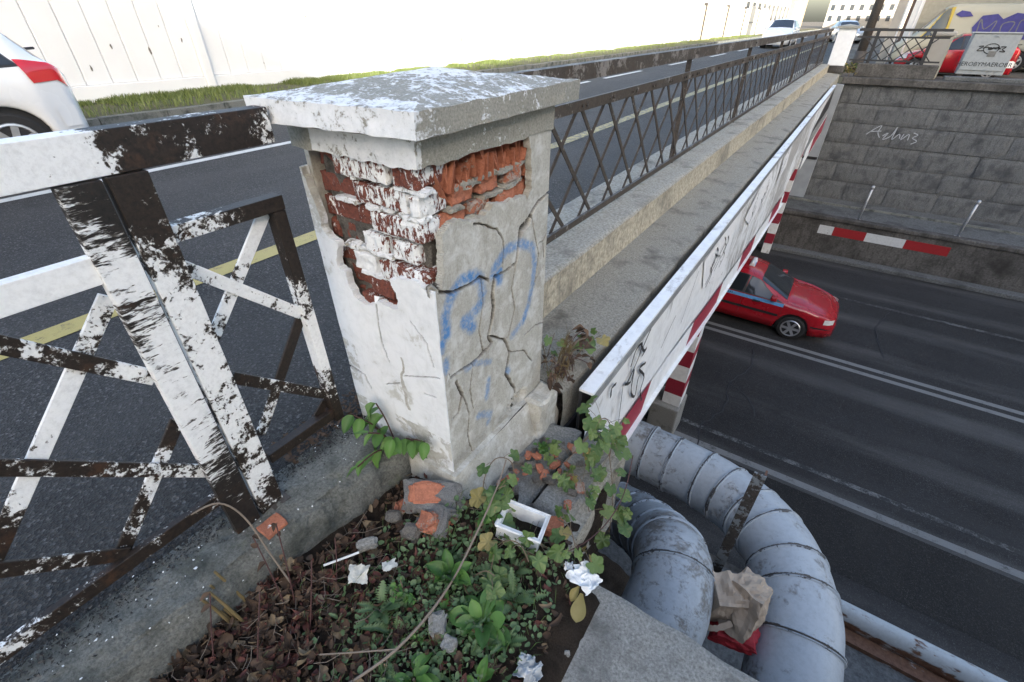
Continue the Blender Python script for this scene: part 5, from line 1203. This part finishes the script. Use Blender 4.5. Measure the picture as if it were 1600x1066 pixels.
def sheet_thing(nm, c, w_, h_, mat, label, cat, rz, crumple=.02, sc=14, tilt=0.0, fold=0.0):
    m_ = MB(); mt_ = Matrix.Rotation(rz, 3, 'Z') @ Matrix.Rotation(tilt, 3, 'X')
    def f(u, v):
        rr_ = .82 + .30 * nz((math.atan2(v - .5, u - .5) * 1.3, sc, w_ * 90)); x = (u - .5) * w_ * rr_; y = (v - .5) * h_ * rr_; ex = .006 * nz((u * 7, v * 7, sc)); return mt_ @ Vector((x + ex, y + ex, crumple * (1.2 - 2.2 * abs(nz((x * sc * 1.6, y * sc * 1.6, w_ * 50)))) + crumple * .7 * fbm((x * sc, y * sc, w_ * 50)) + fold * abs(x + y * .4)))
    m_.grid(f, 26, 22); o_ = link(nm, m_.mesh(nm, M[mat], False), None); o_.location = c
    md_ = o_.modifiers.new('t', 'SOLIDIFY'); md_.thickness = .0012; return tag(o_, label, cat)
sheet_thing('paper_sheet', (-.245, .80, -.115), .105, .095, 'paper', 'crumpled white paper sheet at the corner of the slab', 'paper', R(-20), .016, 22, R(8), .1)
sheet_thing('paper_scrap', (-.31, .81, -.12), .03, .045, 'paper', 'curled strip of white paper left of the crumpled sheet', 'paper', R(30), .012, 30, R(-10))
sheet_thing('card_piece', (-.865, .39, -.10), .075, .07, 'card', 'folded white card packet lying on the dead leaves', 'card', R(35), .008, 12, R(12), .25)
sheet_thing('card_flap', (-.80, .465, -.095), .055, .045, 'card', 'torn white card flap next to the dark lump', 'card', R(55), .008, 14, R(-10), .2)
sheet_thing('plastic_scrap', (-.26, .48, -.125), .085, .065, 'plastic', 'crumpled clear plastic scrap at the slab edge', 'plastic', R(10), .022, 26)
# straw
mb = MB(); mb.tube([(-.985, .345, -.09), (-.945, .40, -.085), (-.92, .44, -.085)], .004, 6); o = mb.build('broken_straw', M['paper']); tag(o, 'thin broken white straw on the dead leaves by the kerb', 'straw')

# paper bag wedged between the pipes
bag = thing('paper_bag', (.33, 1.92, -1.60), 'crumpled brown paper bag with red print wedged between the pipes', 'bag')
def blob(nm, c, d, mat, seed, amp=.25, sc=2.4, parent=bag, flat=True):
    bm = bmesh.new(); bmesh.ops.create_icosphere(bm, subdivisions=4, radius=.5)
    for v in bm.verts:
        q = v.co * sc + Vector((seed, seed * 2, 0)); k = 1 + amp * (abs(mnoise.noise(q)) * 2 - .6) + amp * .6 * (abs(mnoise.noise(q * 2.3)) * 2 - .5); v.co = v.co * k
    me_ = bpy.data.meshes.new(nm); bm.to_mesh(me_); bm.free(); me_.materials.append(M[mat]); o_ = link(nm, me_, parent); o_.location = Vector(c) - parent.location; o_.scale = d; return o_
def crumple(nm, c, d, mat, seed, rz, tx, amp, sc):
    bm = bmesh.new(); bmesh.ops.create_cube(bm, size=1.0); bmesh.ops.subdivide_edges(bm, edges=bm.edges[:], cuts=9, use_grid_fill=True)
    mt_ = Matrix.Rotation(rz, 3, 'Z') @ Matrix.Rotation(tx, 3, 'X')
    for v in bm.verts:
        q = v.co * sc + Vector((seed, seed * 2, 0)); v.co = v.co * (.78 + .22 / max(.5, v.co.length * 1.2))
        k = 1 + amp * (1 - 2.2 * abs(mnoise.noise(q))) + amp * .5 * (1 - 2 * abs(mnoise.noise(q * 2.1))); p = v.co * k; p.x *= 1 - .35 * max(0, p.z); v.co = mt_ @ Vector((p.x * d[0], p.y * d[1], p.z * d[2]))
    me_ = bpy.data.meshes.new(nm); bm.to_mesh(me_); bm.free(); me_.materials.append(M[mat]); o_ = link(nm, me_, bag); o_.location = Vector(c) - bag.location; return o_
crumple('bag_body', (.285, 1.92, -1.58), (.185, .17, .36), 'bag', 2, .5, .15, .16, 1.5); crumple('bag_fold', (.395, 1.95, -1.52), (.185, .19, .24), 'bag', 5, -.3, -.4, .22, 1.9); crumple('red_printed_side', (.405, 1.88, -1.70), (.21, .16, .11), 'bag_red', 8, .2, .2, .22, 1.8)
crumple('yellow_print', (.215, 1.87, -1.49), (.03, .06, .08), 'bag_yellow', 3, .5, .1, .1, 1.5)
mb = MB(); ribbon(mb, smooth_pts([(.37, 1.80, -1.54), (.30, 1.74, -1.58), (.24, 1.74, -1.62), (.22, 1.78, -1.66), (.27, 1.80, -1.66)], 6), .03, (0, -.6, .8)); mb.build('handle', M['bag'], bag)

# ================================================================== PLANTS
random.seed(5)
def leaf_mesh(nm, kind, mat):
    m_ = MB()
    if kind == 'lobed':
        c = [(0, .32, .0)]; pts = []; n = 40
        for k in range(n):
            a = -math.pi / 2 + 2 * math.pi * k / n; th = a + math.pi / 2
            r_ = .37 + .10 * abs(math.cos(2.5 * (a - math.pi / 2))) ** 1.5 + (.05 if abs(a - math.pi / 2) < .5 else 0); r_ *= (.35 + .65 * min(1, abs(((th + math.pi) % (2 * math.pi)) - math.pi) / .6)); r_ += .018 * (k % 2)
            x = r_ * math.cos(a); y = .32 + r_ * math.sin(a) * 1.12; pts.append((x, y, .16 * abs(x) - .25 * (y - .3) ** 2 + .03 * math.sin(k * 1.1)))
        mid = [(p[0] * .5, .32 + (p[1] - .32) * .5, p[2] * .55) for p in pts]
        vs = c + mid + pts; f = [(0, 1 + k, 1 + (k + 1) % n) for k in range(n)] + [(1 + k, 1 + n + k, 1 + n + (k + 1) % n, 1 + (k + 1) % n) for k in range(n)]; m_.add(vs, f)
    else:
        wd = dict(ovate=.30, lance=.17, round=.40, thistle=.16, broad=.24)[kind]; N_ = 10 if kind != 'thistle' else 22; vs = []
        for j in range(N_ + 1):
            t = j / N_; w_ = wd * math.sin(math.pi * t ** (.75 if kind in ('ovate', 'round') else 1.15)) ** (.75 if kind != 'lance' else 1.0)
            if kind == 'thistle': w_ = (.06 + wd * math.sin(math.pi * t) ** .6) * (1.0 if j % 2 else .38)
            if kind == 'broad': w_ = .05 * (1 - t) + wd * math.sin(math.pi * t ** 1.6) ** .7
            z = -.30 * t * t + .10 * t
            vs += [(-w_, t, z + w_ * .55 + .02 * math.sin(t * 14)), (-w_ * .5, t, z + w_ * .2), (0, t, z), (w_ * .5, t, z + w_ * .2), (w_, t, z + w_ * .55 + .02 * math.cos(t * 13))]
        m_.add(vs, [(j * 5 + k, j * 5 + k + 1, j * 5 + 6 + k, j * 5 + 5 + k) for j in range(N_) for k in range(4)])
    return m_.mesh(nm, M[mat], True, False)
LM = {k: leaf_mesh('leaf', *v) for k, v in dict(ovate=('ovate', 'leaf'), lobed=('lobed', 'leaf_vine'), lobed_y=('lobed', 'leaf_yellow'), broad=('broad', 'leaf'), lance=('lance', 'leaf'), thistle=('thistle', 'leaf_gray'), round=('round', 'leaf_vine'), small=('round', 'leaf'), yell=('broad', 'leaf_yellow'), dry=('ovate', 'litter')).items()}
def leaf(par, kind, p, d, size, up=(0, 0, 1), roll=0.0):
    d = Vector(d).normalized(); u = Vector(up); s = d.cross(u)
    if s.length < 1e-3: s = d.orthogonal()
    s.normalize(); n_ = s.cross(d); m_ = Matrix((s, d, n_)).transposed().to_4x4() @ Matrix.Rotation(roll, 4, 'Y')
    o_ = link('leaf', LM[kind], par); m_ = Matrix.Translation(Vector(p) - wloc(par)) @ m_ @ Matrix.Diagonal((size * random.uniform(.72, 1.2), size, size * random.uniform(.3, 2.2), 1)); o_.matrix_basis = m_; return o_
def rosette(nm, c, n_, size, kind, label, lift=(.25, .9), cat='plant'):
    t_ = thing(nm, c, label, cat); mb_ = MB(); mb_.tube([(c[0], c[1], c[2] - .02), (c[0], c[1], c[2] + .012)], [.006, .004], 6); mb_.build('crown', M['stem'], t_)
    for k in range(n_):
        a = k * 2.4 + random.uniform(-.3, .3); e = random.uniform(*lift); s = size * random.uniform(.40, 1.2); a += random.uniform(-.5, .5)
        leaf(t_, kind, (c[0] + .008 * math.cos(a), c[1] + .008 * math.sin(a), c[2] + .006 + .0006 * k), (math.cos(a) * math.cos(e), math.sin(a) * math.cos(e), math.sin(e)), s, roll=random.uniform(-.4, .4))
    return t_
def sz(x, y, h=0.0): return (x, y, soil_z(x, y) + h)
rosette('weed_rosette', sz(-.445, .50), 20, .085, 'broad', 'lush broad leaved green rosette in front of the thistles', (.2, 1.0))
rosette('weed_rosette', sz(-.62, .555), 9, .085, 'broad', 'upright narrow leaved green rosette left of the long twig', (.6, 1.2))
rosette('weed_rosette', sz(-.52, .28), 9, .08, 'broad', 'broad leaved green rosette cut by the bottom edge', (.3, 1.0))
rosette('weed_rosette', sz(-.36, .37), 7, .06, 'broad', 'small green rosette at the bottom edge near the slab', (.3, 1.0))
rosette('weed_rosette', sz(-.565, .46), 4, .055, 'broad', 'four leaved seedling beside the angular stone', (.4, .9))
for i, (x, y, n_, s, lab) in enumerate(((-.74, .36, 13, .085, 'grey green feathery thistle left of centre near the folded card'), (-.82, .27, 7, .05, 'little grey green thistle low in the dead leaves'), (-.405, .62, 15, .085, 'grey green thistle between the rosette and the paper sheet'), (-.35, .50, 10, .06, 'small grey thistle close to the slab edge'), (-.50, .62, 10, .07, 'thistle tuft under the vine leaves'), (-.67, .62, 9, .06, 'feathery thistle sprout below the brick chunk'), (-.66, .33, 14, .075, 'dense grey green thistle right of the folded card'), (-.60, .24, 10, .06, 'thistle close to the bottom edge beside the long twig'), (-.46, .70, 12, .07, 'thistle growing at the foot of the white tub'))):
    rosette('thistle', sz(x, y), n_, s, 'thistle', lab, (.2, .95))
def bushy(nm, c, n_, spread, h, kind, size, label, stem='stem', cat='plant'):
    t_ = thing(nm, c, label, cat)
    for k in range(max(3, n_ // 5)):
        a = random.uniform(0, 6.28); tp = Vector(c) + Vector((math.cos(a) * spread * random.uniform(.3, 1), math.sin(a) * spread * random.uniform(.3, 1), h * random.uniform(.5, 1.1))); pts = smooth_pts([c, Vector(c).lerp(tp, .5) + Vector((0, 0, h * .15)), tp], 4)
        mb_ = MB(); mb_.tube(pts, .0018, 5, False); mb_.build('stem', M[stem], t_)
        for j in range(5):
            p = pts[min(len(pts) - 1, 3 + j * (len(pts) - 3) // 5)]; aa = random.uniform(0, 6.28); e = random.uniform(-.1, .7); leaf(t_, kind, p, (math.cos(aa) * math.cos(e), math.sin(aa) * math.cos(e), math.sin(e)), size * random.uniform(.6, 1.2), roll=random.uniform(-.5, .5))
    return t_
bushy('clover_weed', sz(-.70, .43), 40, .055, .05, 'small', .020, 'bright green small leaved weed next to the torn card flap')
bushy('clover_weed', sz(-.58, .36), 10, .02, .03, 'small', .018, 'tiny bright green seedling between stones')
bushy('chickweed', (-.66, 1.25, -.20), 30, .045, .06, 'small', .024, 'small green weed growing at the crack of the pillar plinth')
bushy('chickweed', sz(-.63, .80), 35, .06, .07, 'small', .026, 'dark green weed patch behind the white tub')
LM['dead'] = leaf_mesh('leaf', 'lobed', 'litter'); LM['dead2'] = leaf_mesh('leaf', 'lobed', 'litter2'); LM['dead3'] = leaf_mesh('leaf', 'ovate', 'litter3')
for k in range(46):
    x, y = lit_spot(); o_ = link('fallen_leaf', LM[('dead', 'dead2', 'dead3', 'dead')[k % 4]]); a = random.uniform(0, 6.28)
    o_.location = (x, y, soil_z(x, y) + .018); o_.rotation_euler = (random.uniform(-.5, .5), random.uniform(-.5, .5), a); o_.scale = (random.uniform(.03, .06), random.uniform(.04, .065), random.uniform(.05, .12))
    tag(o_, 'large curled dead leaf lying on top of the brown leaf litter', 'leaf', 'large dead leaves on the planting bed')
# broad leaved sapling leaning over the kerb
sp = thing('sapling', (-1.12, .83, -.05), 'young sapling with glossy broad leaves growing between kerb and pillar', 'sapling')
base = Vector((-1.10, .815, -.04))
for tip in ((-1.10, .70, .16), (-1.02, .74, .14), (-1.20, .72, .18), (-1.06, .60, .10), (-.98, .80, .10), (-1.16, .80, .20), (-.92, .80, .13)):
    pts = smooth_pts([base, base.lerp(Vector(tip), .5) + Vector((0, 0, .04)), tip], 5); mb = MB(); mb.tube(pts, [.003] * len(pts), 5, False); mb.build('stem', M['stem_red'], sp)
    for k in range(4):
        p = pts[-1 - k * 2]; a = random.uniform(-2.6, -.4); leaf(sp, 'ovate', p, (math.cos(a) * .8, math.sin(a) * .8, random.uniform(-.75, .05)), random.uniform(.055, .088), roll=random.uniform(-.5, .5))
# vines
def vine(nm, label, path, n_, size, kind='lobed', droop=.5, rad=.002, stem='stem', spread=.03, cat='vine', jit=None):
    pts = smooth_pts(path, 8); t_ = thing(nm, tuple(pts[0]), label, cat); mb_ = MB(); mb_.tube(pts, rad, 5, False); mb_.build('stem', M[stem], t_)
    for k in range(n_):
        p = pts[int((k + .5) / n_ * (len(pts) - 1))]; a = random.uniform(0, 6.28); off = Vector((math.cos(a), math.sin(a), random.uniform(-.3, .6))) * spread * random.uniform(.4, 1.2); q = p + off
        mb_ = MB(); mb_.tube([p, p + off * .5 + Vector((0, 0, .005)), q], .0009, 4, False); mb_.build('leaf_stalk', M[stem], t_)
        leaf(t_, kind if random.random() > .06 else 'lobed_y' if kind == 'lobed' else kind, q, (math.cos(a) * .7 + .25, math.sin(a) * .7 - .35, -droop * random.uniform(.1, 1.2)), size * random.uniform(.65, 1.3), up=(.35, -.35, .9), roll=random.uniform(-.5, .5))
    return t_
vine('vine', 'looping vine tendril with lobed leaves in front of the pillar plinth', [(-.66, .80, -.11), (-.70, .86, .0), (-.69, .92, .07), (-.64, .95, .06), (-.61, .93, -.02), (-.62, .90, -.10)], 7, .062, spread=.04)
vine('vine', 'lobed leaf vine climbing beside the white tub', [(-.60, .78, -.12), (-.62, .80, -.05), (-.63, .83, .02), (-.60, .86, .05)], 9, .062, spread=.045)
vine('vine', 'green vine leaves hanging over the broken ledge and beam end', [(-.56, 1.25, -.19), (-.50, 1.30, -.06), (-.46, 1.38, .03), (-.42, 1.40, -.05), (-.40, 1.36, -.15)], 26, .058, spread=.065)
vine('vine', 'vine trailing down past the beam end towards the inner pipe', [(-.50, 1.38, -.04), (-.42, 1.36, -.10), (-.36, 1.32, -.24), (-.33, 1.30, -.40), (-.32, 1.29, -.56)], 26, .062, spread=.07)
vine('vine', 'vine leaves at the ledge corner above the dark gap', [(-.55, 1.14, -.19), (-.47, 1.17, -.12), (-.41, 1.14, -.16), (-.37, 1.12, -.24)], 15, .055, spread=.06)
vine('vine', 'vine spray with yellowing leaves hanging over the crumpled paper', [(-.42, .93, -.09), (-.36, .90, -.05), (-.31, .85, -.06), (-.27, .81, -.07)], 9, .058, spread=.04)
vine('vine', 'broad vine leaves in front of the white tub', [(-.56, .72, -.12), (-.52, .74, -.06), (-.47, .75, -.05), (-.42, .73, -.08)], 8, .062, spread=.04)
vine('vine', 'large leaved vine between the thistle and the broad rosette', [(-.56, .60, -.12), (-.52, .62, -.07), (-.48, .62, -.06)], 6, .06, spread=.04)
o = thing('fallen_leaf', (-.235, .735, -.17), 'long yellowing brown leaf hanging over the slab edge', 'leaf'); leaf(o, 'yell', (-.235, .76, -.13), (.25, -.9, -.35), .085); leaf(o, 'yell', (-.25, .77, -.12), (-.1, -.8, -.2), .05)
o = thing('dry_leaf_cluster', (-.37, 1.0, -.35), 'dry curled leaves hanging from the vine end over the dark gap', 'leaf')
for k in range(5): leaf(o, 'yell', (-.33 + .02 * k, 1.02 - .01 * k, -.30 - .03 * k), (random.uniform(-.4, .4), random.uniform(-.4, .2), -.9), .05)
# dark dry bush and feathery weed behind the pillar
db = thing('dry_bush', (-.80, 1.62, -.02), 'dark withered bush between the pillar and the white beam', 'bush')
for k in range(46):
    a = random.uniform(0, 6.28); tp = Vector((-.80 + .09 * math.cos(a) * random.random() + .06, 1.60 + .16 * math.sin(a), random.uniform(.0, .20))); mb = MB(); mb.tube(smooth_pts([(-.82 + random.uniform(-.04, .1), 1.60 + random.uniform(-.1, .1), -.12), tp * .5 + Vector((-.40, .80, .04)), tp], 4), random.uniform(.0012, .0025), 4, False); mb.build('twig', M['stem_red'] if k % 2 else M['twig'], db)
    leaf(db, 'dry', tp, (random.uniform(-1, 1), random.uniform(-1, 1), random.uniform(-.6, .4)), random.uniform(.03, .055))
fw_ = thing('feathery_weed', (-.84, 1.58, -.02), 'tall olive feathery weed beside the pillar corner', 'weed')
for k in range(9):
    bx, by = -.80 + random.uniform(-.03, .05), 1.56 + random.uniform(-.05, .06); tp = Vector((bx + random.uniform(-.05, .08), by + random.uniform(-.06, .06), random.uniform(.10, .27))); pts = smooth_pts([(bx, by, -.06), Vector((bx, by, 0)).lerp(tp, .55), tp], 6); mb = MB(); mb.tube(pts, .0016, 4, False)
    for j in range(26):
        p = pts[random.randrange(3, len(pts))]; q = p + Vector((random.uniform(-.03, .03), random.uniform(-.03, .03), random.uniform(-.005, .03))); mb.tube([p, q], .0009, 3, False)
    mb.build('stalk', M['reed'], fw_)
vine('vine', 'green leaves growing through the gap behind the beam', [(-.78, 1.75, -.02), (-.74, 1.80, .06), (-.70, 1.86, .09)], 9, .06, spread=.05)
vine('vine', 'small green leaves beside the pillar edge', [(-.86, 1.56, .0), (-.84, 1.58, .12), (-.83, 1.60, .20)], 6, .045, spread=.04)
# dry reeds, red stems, long twigs
for i, (x, y, n_, lab) in enumerate(((-1.14, .12, 6, 'cut yellow reed stubs at the kerb edge'),)):
    t_ = thing('reed_stub', (x, y, -.13), lab, 'reed')
    for k in range(n_):
        bx, by = x + .05 + random.uniform(-.03, .03), y + random.uniform(-.05, .03); mb = MB(); h = random.uniform(.10, .18); mb.tube([(bx, by, -.14), (bx - .03, by - .01, -.14 + h * .6), (bx - .05 + random.uniform(-.02, .02), by - .02, -.14 + h)], [.0052, .0046, .0036], 7); mb.build('stalk', M['reed'], t_)
LAB = ['bare reddish stem rising from the dead leaves nearest the kerb', 'bare reddish stem bending over the kerb', 'bare reddish stem in the middle of the dead leaves', 'thin reddish stem near the bottom edge', 'forked reddish stem low at the left', 'short reddish stem beside the folded card']
for i, (x, y, tx, ty, tz) in enumerate(((-1.0, .20, -1.12, .24, .10), (-.98, .22, -1.08, .30, .12), (-.88, .20, -.93, .30, .06), (-.92, .05, -.98, .16, .05), (-1.02, -.02, -1.12, .08, .02), (-.93, .34, -.96, .40, .02))):
    t_ = thing('red_stem', (x, y, -.13), LAB[i], 'stem'); mb = MB(); pts = smooth_pts([(x, y, -.14), ((x + tx) / 2 + .01, (y + ty) / 2, (tz - .14) / 2 + .02), (tx, ty, tz)], 5); mb.tube(pts, .002, 5, False); mb.build('stalk', M['stem_red'], t_)
    for k in range(3): leaf(t_, 'dry', pts[-1 - 2 * k], (random.uniform(-1, 1), random.uniform(-1, 1), random.uniform(-.4, .4)), random.uniform(.02, .03))
t_ = thing('long_twig', (-.62, .27, -.12), 'long bare twig slanting from the bottom edge up to the vine', 'twig'); mb = MB(); mb.tube(smooth_pts([(-.68, .12, -.11), (-.60, .30, -.085), (-.58, .50, -.06), (-.60, .70, .0), (-.62, .84, .06), (-.64, .92, .10)], 6), [.0042] * 12 + [.0034] * 10 + [.0026] * 9, 6); mb.build('shaft', M['twig'], t_); mb = MB(); mb.tube([(-.60, .30, -.085), (-.70, .22, -.08), (-.78, .17, -.10)], .0022, 5); mb.build('side_shoot', M['twig'], t_)
t_ = thing('dry_stalk', (-1.05, .22, -.12), 'pale dry stalk leaning against the painted fence post', 'stalk'); mb = MB(); mb.tube(smooth_pts([(-1.02, .25, -.13), (-1.10, .255, -.02), (-1.19, .26, .11), (-1.24, .23, .18), (-1.26, .16, .19)], 5), .003, 6); mb.build('shaft', M['twig'], t_)
t_ = thing('dry_stalk', (-.33, 1.28, -.3), 'bare vine stem arching over the dark gap to the pipe', 'stalk'); mb = MB(); mb.tube(smooth_pts([(-.36, .86, -.16), (-.30, .93, -.12), (-.27, 1.05, -.12), (-.27, 1.2, -.12), (-.30, 1.34, -.06)], 6), .0022, 5); mb.build('shaft', M['stem_red'], t_)
# shrub by the far end pillar
t_ = thing('shrub', (-.50, 20.7, -.08), 'small yellow green shrub at the foot of the far end pillar', 'shrub')
for k in range(60):
    a = random.uniform(0, 6.28); r_ = random.uniform(0, .2); leaf(t_, 'yell' if k % 3 else 'lance', (-.48 + r_ * math.cos(a), 20.55 + .5 * r_ * math.sin(a), random.uniform(-.05, .25)), (math.cos(a), math.sin(a), random.uniform(.2, 1.2)), random.uniform(.08, .16))
mb = MB(); mb.tube([(-.48, 20.55, -.09), (-.48, 20.55, .2)], .012, 6); mb.build('stem', M['stem'], t_)
# leaf litter against the pillar behind the fence end
mb = MB()
for _ in range(260):
    y = random.uniform(.5, .98); x = -1.40 + random.uniform(-.10, .06); s = random.uniform(.012, .03); leafcard(mb, (x, y, .012 + random.uniform(0, .012)), s, random.uniform(0, 6.28), random.uniform(-.5, .5), random.uniform(-.6, .6))
stuff(mb.build('gutter_litter', M['litter'], smooth=True, recalc=False), 'dead leaves and grit gathered behind the fence beside the pillar', 'leaves')
